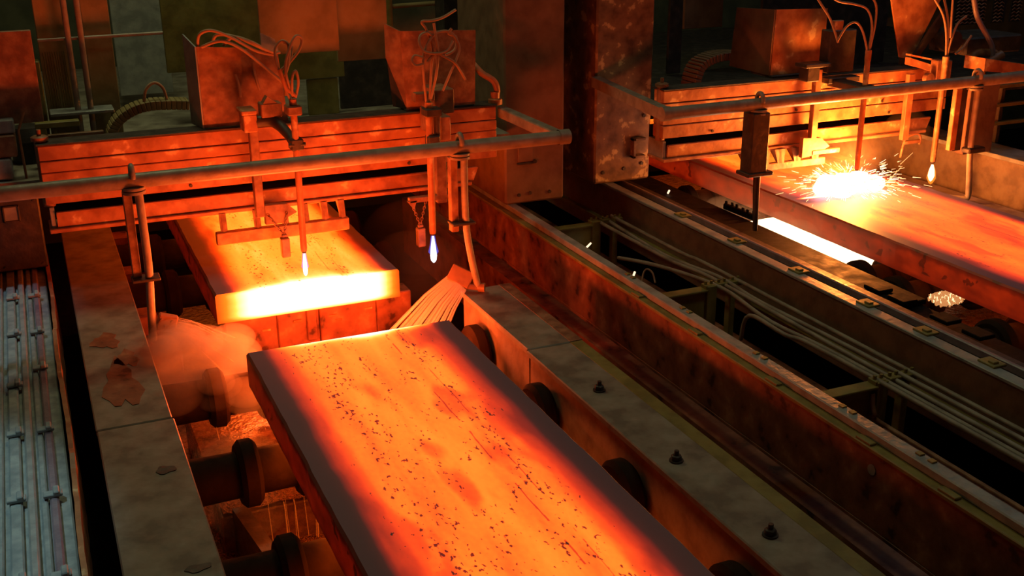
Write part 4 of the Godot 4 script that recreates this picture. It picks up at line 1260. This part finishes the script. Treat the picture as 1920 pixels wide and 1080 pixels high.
# ------------------------------------------------------------------ what stands behind the bridges
func background_left() -> void:
	# left shield box: front sheet, folded side, top open with hoses
	var t := thing("shield_box", "rusty open shield box with a bundle of hoses, left of the left torch", "shield box", V(-0.3, 2.85, -2.25), "shield boxes on the near bridge")
	var st := ns()
	prism(st, [V(-0.64, 2.85, -2.15), V(-0.3, 2.85, -2.15), V(-0.27, 3.52, -2.15), V(-0.64, 3.55, -2.15)], V(0, 0, -0.012))
	obj("front_sheet", st, M.rust, t)
	st = ns()
	prism(st, [V(-0.642, 2.85, -2.15), V(-0.642, 3.55, -2.15), V(-0.70, 3.63, -2.42), V(-0.70, 2.85, -2.42)], V(-0.012, 0, 0))
	obj("side_sheet", st, M.grey, t)
	st = ns()
	prism(st, [V(-0.3, 2.85, -2.22), V(0.11, 2.82, -2.22), V(0.06, 3.46, -2.22), V(-0.27, 3.5, -2.22)], V(0, 0, -0.012))
	obj("inner_sheet", st, M.rust, t)
	st = ns()
	prism(st, [V(-0.08, 3.5, -2.2), V(0.07, 3.45, -2.2), V(0.04, 3.57, -2.2), V(-0.08, 3.63, -2.2)], V(0, 0, -0.02))
	obj("lug_plate", st, M.grey, t)
	for h in [[[-0.62, 3.54, -2.2], [-0.61, 3.65, -2.12], [-0.52, 3.69, -2.06], [-0.37, 3.63, -2.04], [-0.16, 3.5, -2.05], [0.0, 3.45, -2.1]],
		[[-0.5, 3.54, -2.22], [-0.46, 3.64, -2.14], [-0.31, 3.62, -2.06], [-0.11, 3.52, -2.05], [0.0, 3.47, -2.1], [0.06, 3.46, -2.14]],
		[[-0.6, 3.55, -2.12], [-0.45, 3.6, -2.04], [-0.29, 3.53, -2.02], [-0.08, 3.34, -2.02], [0.09, 3.17, -2.04]],
		[[-0.4, 3.54, -2.22], [-0.33, 3.62, -2.1], [-0.2, 3.58, -2.05], [-0.08, 3.51, -2.05], [0.02, 3.46, -2.1]]]:
		var pts := []
		for p in h: pts.append(V(p[0], p[1], p[2]))
		st = ns(); tube(st, curve(pts, 6), 0.014, 8)
		obj("hose", st, M.hose, t)
	for h in [[[-0.17, 3.38, -2.19], [-0.16, 3.27, -2.18], [-0.13, 3.14, -2.19]], [[-0.34, 3.3, -2.13], [-0.32, 3.22, -2.12], [-0.31, 3.1, -2.13]]]:
		st = ns()
		tube(st, curve([V(h[0][0], h[0][1], h[0][2]), V(h[1][0], h[1][1], h[1][2]), V(h[2][0], h[2][1], h[2][2])], 4), 0.012, 8)
		obj("cable_stub", st, M.hose, t)
	# right shield box: tapered hood
	t = thing("shield_box", "tapered rusty shield hood behind the right torch", "shield box", V(1.5, 2.85, -2.25), "shield boxes on the near bridge")
	st = ns()
	prism(st, [V(1.22, 2.86, -2.15), V(1.89, 2.86, -2.15), V(1.91, 3.55, -2.15), V(1.18, 3.58, -2.15)], V(0, 0, -0.012))
	obj("front_sheet", st, M.rust, t)
	st = ns()
	prism(st, [V(1.22, 2.86, -2.151), V(1.18, 3.58, -2.151), V(1.1, 3.63, -2.36), V(1.1, 3.32, -2.36)], V(-0.012, 0, 0))
	obj("side_sheet", st, M.rust, t)
	st = ns()
	prism(st, [V(1.22, 2.86, -2.16), V(1.1, 3.3, -2.36), V(1.14, 2.86, -2.36)], V(0.01, 0, 0))
	obj("lower_gusset", st, M.dark, t)
	st = ns(); bb(st, V(1.2, 2.846, -2.32), V(1.88, 2.86, -2.14), 0.003)
	obj("base_strip", st, M.dark, t)
	# service deck behind the bridge
	st = ns(); bb(st, V(-8.95, 2.38, -8.95), V(2.4, 2.46, -2.5), 0.0)
	tag(obj("service_deck", st, M.plate), "dusty service deck behind the near torch bridge", "deck")
	# plates and sheets
	var sheets := [
		[-2.9, -1.91, 2.92, 3.70, -2.7, "flaking brown plate in the upper left corner", M.rust],
		[-1.86, -1.6, 2.47, 4.6, -3.4, "narrow ribbed panel behind the twin pipes", M.panel],
		[-1.46, -1.22, 2.47, 4.6, -3.4, "olive panel right of the twin pipes", M.panel],
		[-1.05, -0.47, 2.6, 4.6, -5.62, "grey steel door panel left of the big yellow panel", M.grey],
		[-0.66, 0.4, 3.02, 4.6, -4.3, "wide dark yellow panel behind the left shield box", M.olive],
		[0.05, 0.80, 3.335, 4.6, -2.9, "bright orange lit panel in the upper middle", M.panel],
		[0.83, 1.35, 3.2, 4.6, -3.1, "finely meshed panel right of the bright orange panel", M.panel],
		[0.25, 1.2, 2.86, 3.17, -4.27, "olive lintel below the bright orange panel", M.olive],
		[0.78, 1.12, 2.46, 2.85, -4.28, "small olive hatch under the lintel", M.olive],
		[1.2, 2.3, 2.46, 3.1, -4.5, "dark sheet with whitish runs beside the right shield hood", M.dark]]
	for q in sheets:
		st = ns(); bb(st, V(q[0], q[2], q[4] - 0.05), V(q[1], q[3], q[4]), 0.006)
		tag(obj("cladding_sheet", st, q[6]), q[5], "panel", "panels behind the near bridge")
	st = ns()
	for k in 10:
		var x := -1.83 + 0.02 * k
		tube(st, [V(x, 3.42, -3.395), V(x + 0.008 + 0.004 * (k % 3), 3.15, -3.395), V(x + 0.015, 2.85 + 0.04 * (k % 4), -3.395)], 0.003, 5)
	var rv := obj("rust_runs", st, M.olive)
	tag(rv, "pale runs down the narrow ribbed panel", "runs", "", "stuff")
	# twin pipes and rail
	for x in [-1.605, -1.495]:
		st = ns(); cyl(st, V(x, 2.46, -3.2), V(x, 4.8, -3.2), 0.027, 14)
		lathe(st, V(x, 2.46, -3.2), Vector3.UP, [[0.0, 0.05], [0.12, 0.05], [0.12, 0.0]], 14)
		tag(obj("riser_pipe", st, M.pipe), "left one of the twin riser pipes in the upper left" if x < -1.55 else "right one of the twin riser pipes in the upper left", "pipe", "twin riser pipes")
	t = thing("hand_rail", "thin horizontal rail crossing the twin riser pipes", "rail", V(-1.3, 3.5, -3.24))
	st = ns(); cyl(st, V(-1.86, 3.545, -3.24), V(-0.78, 3.555, -3.24), 0.016, 10)
	obj("rail_tube", st, M.pipe, t)
	# cable chain lying in an arch
	t = thing("cable_chain", "dusty cable chain arching over the deck left of the left shield box", "cable chain", V(-1.0, 2.46, -2.95))
	var path := curve([V(-1.385, 2.46, -2.95), V(-1.365, 2.70, -2.95), V(-1.30, 2.83, -2.95), V(-1.16, 2.92, -2.95), V(-1.0, 2.955, -2.95), V(-0.82, 2.95, -2.95), V(-0.66, 2.935, -2.95)], 4)
	for i in path.size() - 1:
		st = ns()
		var d: Vector3 = path[i + 1] - path[i]
		bx(st, (path[i] + path[i + 1]) * 0.5, V(d.length() * 0.98, 0.085, 0.22), 0.006, Basis(Vector3.BACK, atan2(d.y, d.x)))
		obj("chain_link", st, M.panel, t)
	st = ns()
	tube(st, curve([V(-1.05, 2.98, -2.9), V(-1.02, 3.10, -2.9), V(-0.94, 3.155, -2.9), V(-0.87, 3.10, -2.9), V(-0.845, 2.98, -2.9)], 5), 0.014, 8)
	tag(obj("lifting_hoop", st, M.hose), "orange lit hoop standing on the cable chain arch", "hoop")
	# low frame in front of the deck
	t = thing("deck_frame", "low olive frame at the foot of the panels, left of the cable chain", "frame", V(-1.7, 2.46, -2.95))
	st = ns(); bb(st, V(-1.99, 2.82, -3.0), V(-1.62, 2.87, -2.9), 0.006)
	obj("top_bar", st, M.olive, t)
	st = ns(); bb(st, V(-1.99, 2.46, -3.0), V(-1.90, 2.82, -2.9), 0.006)
	obj("leg", st, M.olive, t)
	st = ns(); bb(st, V(-1.90, 2.46, -3.05), V(-1.42, 2.74, -3.0), 0.006)
	obj("plate", st, M.rust, t)
	st = ns(); bb(st, V(-1.85, 2.88, -3.36), V(-1.3, 2.91, -3.1), 0.006)
	obj("shelf", st, M.grey, t)
	for x in [-1.84, -1.32]:
		st = ns(); bb(st, V(x, 2.46, -3.3), V(x + 0.03, 2.88, -3.25), 0.004)
		obj("leg", st, M.olive, t)
	# boxes by the left picture edge
	for q in [[-2.7, -2.15, 2.86, 2.98, -2.6, -3.0, "blue grey box on top of the stack at the left picture edge"], [-2.7, -2.16, 2.66, 2.85, -2.58, -3.0, "brown box in the middle of the stack at the left picture edge"], [-2.7, -2.22, 2.47, 2.65, -2.56, -3.0, "pale blue box at the foot of the stack, above the control cabinet"]]:
		st = ns(); bb(st, V(q[0], q[2], q[5]), V(q[1], q[3], q[4]), 0.012)
		tag(obj("junction_box", st, M.rust if q[3] == 2.85 else M.tray), q[6], "box", "boxes at the left edge")
	st = ns(); tube(st, [V(-2.12, 2.46, -2.6), V(-2.125, 2.88, -2.6), V(-2.06, 3.03, -2.62)], 0.011, 8)
	tag(obj("bent_rod", st, M.shield), "thin bent rod beside the stacked boxes", "rod")
	st = ns(); lathe(st, V(-2.06, 2.46, -3.3), Vector3.UP, [[0.0, 0.0], [0.0, 0.16], [0.2, 0.17], [0.32, 0.13], [0.36, 0.0]], 20)
	tag(obj("steel_drum", st, M.dark), "dark round drum left of the heat shield's end post", "drum")
	st = ns(); bb(st, V(-1.98, 2.46, -3.5), V(-1.87, 3.35, -3.35), 0.01)
	tag(obj("guard_post", st, M.olive), "dark post between the flaking plate and the ribbed panel", "post")
	# far pipework right of the bright panel
	t = thing("pipe_rack", "greenish far pipe rack above the right shield hood", "pipe rack", V(2.6, 2.46, -6))
	for x in [2.25, 3.05, 3.3]:
		st = ns(); cyl(st, V(x, 2.46, -6.0), V(x, 5.2, -6.0), 0.07, 14)
		obj("upright", st, M.olive, t)
	for e in [[V(2.3, 3.4, -6.0), V(3.1, 3.42, -6.0)], [V(2.5, 3.62, -6.1), V(3.1, 3.48, -6.0)]]:
		st = ns(); cyl(st, e[0], e[1], 0.03, 10)
		obj("crossbar", st, M.panel, t)
	st = ns(); bb(st, V(2.35, 3.44, -6.6), V(3.0, 4.6, -6.4), 0.01)
	obj("back_panel", st, M.panel, t)
	st = ns(); bb(st, V(2.6, 2.4, -5.2), V(2.9, 4.9, -4.9), 0.01)
	tag(obj("guard_post", st, M.dark), "dark upright post just left of the left portal column", "post")

func background_right() -> void:
	# shield box on the far bridge
	var t := thing("shield_box", "brown shield box with bright lit strips, standing on the far bridge left of its torch", "shield box", V(5.7, 2.85, -2.5))
	var st := ns()
	prism(st, [V(5.36, 2.87, -2.25), V(6.06, 2.87, -2.25), V(6.05, 3.54, -2.25), V(5.38, 3.56, -2.25)], V(0, 0, -0.015))
	obj("front_sheet", st, M.shield, t)
	st = ns(); prism(st, [V(5.355, 2.87, -2.255), V(5.375, 3.56, -2.255), V(5.375, 3.52, -2.95), V(5.355, 2.87, -3.0)], V(-0.015, 0, 0))
	obj("side_sheet", st, M.columnplain, t)
	st = ns(); bb(st, V(5.35, 2.846, -2.6), V(6.06, 2.87, -2.2), 0.004)
	obj("base_strip", st, M.dark, t)
	t = thing("shield_box", "orange lit tapered shield plate by the right torch, top right", "shield box", V(7.3, 2.9, -2.3))
	st = ns()
	prism(st, [V(7.17, 2.94, -2.3), V(7.34, 2.9, -2.3), V(7.7, 3.6, -2.3), V(6.93, 3.68, -2.3)], V(0, 0, -0.02))
	obj("front_sheet", st, M.shield, t)
	st = ns(); bb(st, V(7.2, 2.846, -2.34), V(7.32, 2.95, -2.31), 0.004)
	obj("stand_strip", st, M.dark, t)
	st = ns()
	prism(st, [V(7.27, 2.95, -2.2), V(7.35, 2.93, -2.2), V(7.69, 3.33, -2.2), V(7.67, 3.47, -2.2)], V(0, 0, -0.04))
	obj("diagonal_brace", st, M.dark, t)
	# cable chain arch
	t = thing("cable_chain", "dim cable chain arching up behind the far heat shield", "cable chain", V(5.4, 2.6, -3.4))
	var path := curve([V(5.1, 2.45, -3.4), V(5.1, 2.65, -3.4), V(5.16, 2.82, -3.4), V(5.3, 2.9, -3.4), V(5.5, 2.93, -3.4), V(5.8, 2.91, -3.4)], 4)
	for i in path.size() - 1:
		st = ns()
		var d: Vector3 = path[i + 1] - path[i]
		bx(st, (path[i] + path[i + 1]) * 0.5, V(d.length() * 0.94, 0.09, 0.3), 0.008, Basis(Vector3.BACK, atan2(d.y, d.x)))
		obj("chain_link", st, M.columnplain, t)
	# back sheets
	for q in [[3.9, 5.6, 2.46, 5.0, -6.2, "dark green back sheet right of the portal columns", M.wall], [5.75, 5.95, 2.46, 4.8, -5.0, "dark upright between the back sheets", M.dark], [6.1, 6.7, 3.0, 4.8, -5.2, "dim brown sheet behind the far shield box", M.columnplain], [6.9, 9.0, 2.46, 4.8, -4.6, "dark back sheet behind the right torches", M.dark]]:
		st = ns(); bb(st, V(q[0], q[2], q[4] - 0.05), V(q[1], q[3], q[4]), 0.006)
		tag(obj("cladding_sheet", st, q[6]), q[5], "panel", "panels behind the far bridge")
	st = ns(); bb(st, V(4.5, 2.36, -9), V(12, 2.44, -2.6), 0.0)
	tag(obj("service_deck", st, M.dark), "dark service deck behind the far torch bridge", "deck")
	# expanded metal guards
	for q in [[10.15, 10.7, "left expanded metal guard in the top right corner"], [10.85, 11.1, "middle expanded metal guard in the top right corner"], [11.2, 11.4, "right expanded metal guard in the top right corner"]]:
		t = thing("mesh_guard", q[2], "guard", V(q[0], 2.9, -4.5), "expanded metal guards")
		st = ns(); bb(st, V(q[0], 2.9, -4.56), V(q[1], 3.8, -4.54), 0.002)
		obj("backing", st, M.dark, t)
		st = ns()
		var nx := int((q[1] - q[0]) / 0.09)
		for i in nx:
			for j in 12:
				var c := V(q[0] + 0.045 + 0.09 * i, 2.93 + 0.05 * j, -4.52)
				bx(st, c + V(-0.02, 0, 0), V(0.055, 0.012, 0.012), 0.002, Basis(Vector3.BACK, 0.5))
				bx(st, c + V(0.025, 0, 0), V(0.055, 0.012, 0.012), 0.002, Basis(Vector3.BACK, -0.5))
		obj("mesh", st, M.shield, t)
	# machinery at the right edge
	t = thing("drive_unit", "dark drive unit with a bent outlet pipe at the right picture edge", "machine", V(8.3, 2.7, -2.2))
	st = ns(); bb(st, V(7.85, 2.95, -2.6), V(8.7, 3.15, -2.0), 0.02)
	obj("housing", st, M.dark, t)
	st = ns(); lathe(st, V(7.7, 3.12, -2.3), Vector3.BACK, [[0.0, 0.0], [0.0, 0.13], [0.25, 0.13], [0.27, 0.11], [0.27, 0.0]], 24)
	obj("motor", st, M.dark, t)
	st = ns(); tube(st, curve([V(8.2, 2.97, -1.9), V(7.95, 2.99, -1.9), V(7.86, 2.95, -1.9), V(7.83, 2.86, -1.9)], 5), 0.045, 12)
	tube(st, curve([V(8.25, 2.96, -1.85), V(8.1, 2.9, -1.85), V(8.0, 2.84, -1.85), V(7.97, 2.72, -1.85)], 5), 0.05, 12)
	obj("outlet_pipe", st, M.rust, t)
	st = ns(); tube(st, curve([V(7.75, 3.65, -1.9), V(7.85, 3.4, -1.9), V(8.0, 3.2, -1.88), V(8.1, 3.05, -1.86), V(8.12, 2.92, -1.86)], 5), 0.03, 10)
	obj("cable", st, M.purple, t)
	st = ns(); prism(st, [V(7.75, 2.98, -1.6), V(8.9, 2.78, -1.6), V(8.9, 2.7, -1.6), V(7.75, 2.84, -1.6)], V(0, 0, -0.3))
	tag(obj("deflector_plate", st, M.shield), "orange lit wedge plate above the far pipe's right end", "plate")
	st = ns(); bb(st, V(7.62, 1.9, -1.75), V(8.05, 2.75, -1.62), 0.008)
	tag(obj("guard_plate", st, M.columnplain), "brown upright plate behind the far right drop pipe", "plate")
	t = thing("rail_fence", "dark railing with olive rungs at the right picture edge", "railing", V(8.8, 1.9, -2))
	for k in 3:
		st = ns(); bb(st, V(8.3, 2.1 + 0.22 * k, -2.02), V(9.8, 2.14 + 0.22 * k, -1.96), 0.006)
		obj("rung", st, M.olive, t)
	for x in [8.5, 9.1, 9.7]:
		st = ns(); bb(st, V(x, 1.88, -2.06), V(x + 0.06, 2.75, -2.0), 0.006)
		obj("post", st, M.dark, t)

# ------------------------------------------------------------------ sparks, stray glints and steam
func sparks() -> void:
	rng.seed = 20
	var o := V(6.1, 1.68, -1.72)
	var t := thing("fire_sparks", "white burst of sparks where the torch cuts the right slab", "sparks", o)
	# dense heart of the burst
	var st := ns()
	for k in 7:
		var c := o + V(-0.36 + 0.12 * k, 0.02 + 0.03 * sin(k * 2.0), 0.04 * cos(k * 3.0))
		var r: float = 0.165 - 0.018 * abs(k - 3)
		lathe(st, c + V(0, -r * 0.8, 0), Vector3.UP, [[0.0, 0.0], [r * 0.15, r * 0.6], [r * 0.5, r * 0.92], [r * 0.8, r], [r * 1.15, r * 0.9], [r * 1.45, r * 0.6], [r * 1.6, 0.0]], 14)
	obj("core", st, glow_mat(Color(1.0, 0.9, 0.78), 4.0), t)
	for lot in 2:
		st = ns()
		var n := 520 if lot == 0 else 260
		for k in n:
			var a := rng.randf() * TAU
			var el := rng.randf_range(-0.15, 0.75) if lot == 0 else rng.randf_range(-0.05, 0.6)
			var d := V(cos(a) * cos(el), sin(el), sin(a) * cos(el))
			var far := rng.randf_range(0.05, 0.36) if lot == 0 else rng.randf_range(0.22, 0.58)
			if d.x > 0.3: far *= 1.25
			var p := o + V(d.x * far * 1.15 + rng.randf_range(-0.2, 0.2), d.y * far * 0.95 - far * far * 0.25, d.z * far)
			var l := rng.randf_range(0.03, 0.10)
			var q := p + V(d.x * l, d.y * l - 0.01 - far * l * 0.4, d.z * l)
			var rr := rng.randf_range(0.0022, 0.0055)
			if min(p.y, q.y) < 1.604: continue
			tube(st, [p, q], [rr, rr * 0.5], 4, true)
		obj("spark_streaks", st, glow_mat(Color(1.0, 0.75, 0.42) if lot == 0 else Color(1.0, 0.55, 0.22), 3.0 if lot == 0 else 2.2), t).set_meta("kind", "stuff")
	# a few long streaks
	st = ns()
	for e in [[V(6.62, 1.66, -1.7), V(6.85, 1.83, -1.72)], [V(6.8, 1.86, -1.7), V(6.98, 1.97, -1.72)], [V(5.55, 1.84, -1.75), V(5.75, 1.76, -1.75)]]:
		tube(st, [e[0], e[1]], [0.005, 0.003], 5)
	obj("long_streak", st, glow_mat(Color(1.0, 0.4, 0.12), 1.2), t).set_meta("kind", "stuff")
	# stray glowing bits lying about
	var bits := [[V(3.222, 1.15, -2.392), V(3.34, 1.17, -2.49), "white glowing bit of slag beside the rail of the red girder"], [V(3.24, 1.15, -1.386), V(3.28, 1.19, -1.42), "small white glint of slag in the pit by the middle cross beam"], [V(4.6, 1.46, -3.0), V(4.6, 1.5, -2.97), "round glowing drop on the curb near the right column"], [V(8.02, 1.5, -0.98), V(8.1, 1.5, -0.98), "short white glowing bit in the gutter on the far right"]]
	for b in bits:
		st = ns(); tube(st, [b[0], b[1]], 0.011, 8)
		tag(obj("glowing_slag", st, glow_mat(Color(1.0, 0.7, 0.45), 1.6)), b[2], "slag")

func fog(called: String, at: Vector3, size: Vector3, density: float, col: Color, label: String) -> void:
	var f := FogVolume.new()
	f.name = numbered(called)
	f.shape = RenderingServer.FOG_VOLUME_SHAPE_ELLIPSOID
	f.size = size
	f.position = at
	var m := FogMaterial.new()
	m.density = density
	m.albedo = col
	m.edge_fade = 0.6
	f.material = m
	add_child(f)
	tag(f, label, called, label, "stuff")

func puffs(count: int, a: Vector3, b: Vector3, spread: Vector3, size: Vector3, density: float, col: Color, label: String, called := "steam") -> void:
	for k in count:
		var u := (k + 0.5) / count
		var p := a.lerp(b, u) + V(rng.randf_range(-1, 1) * spread.x, rng.randf_range(-1, 1) * spread.y, rng.randf_range(-1, 1) * spread.z)
		fog(called, p, size * rng.randf_range(0.7, 1.3), density, col, label)

func mist() -> void:
	var w := Color(0.95, 0.93, 0.9)
	rng.seed = 90
	puffs(30, V(-1.4, 1.52, -0.6), V(-0.85, 1.4, -0.72), V(0.1, 0.1, 0.18), V(0.3, 0.18, 0.28), 1.6, w, "soft steam puffs over the left curb by the left nozzle")
	puffs(22, V(-1.25, 1.22, -0.62), V(-0.75, 1.12, -0.5), V(0.14, 0.12, 0.3), V(0.4, 0.26, 0.42), 1.1, w, "steam in the gap between the two slabs")
	puffs(4, V(-1.15, 0.85, 0.0), V(-0.95, 0.7, 0.9), V(0.15, 0.08, 0.15), V(0.5, 0.3, 0.6), 0.5, w, "thin steam over the trough beside the front slab")
	puffs(3, V(1.1, 1.35, -1.6), V(1.6, 1.4, -4.2), V(0.1, 0.1, 0.2), V(1.0, 0.7, 1.4), 0.24, Color(0.85, 0.7, 0.6), "dim brown smoke right of the rear slab", "smoke")
	puffs(3, V(5.9, 1.9, -1.85), V(7.2, 2.1, -1.95), V(0.1, 0.1, 0.02), V(0.9, 0.7, 0.3), 0.16, Color(0.9, 0.8, 0.7), "brown smoke around the burst of sparks", "smoke")
	puffs(4, V(5.0, 1.35, -2.6), V(5.2, 1.5, -1.0), V(0.06, 0.08, 0.1), V(0.35, 0.3, 0.6), 0.4, Color(0.9, 0.82, 0.75), "smoke rising beside the right slab", "smoke")
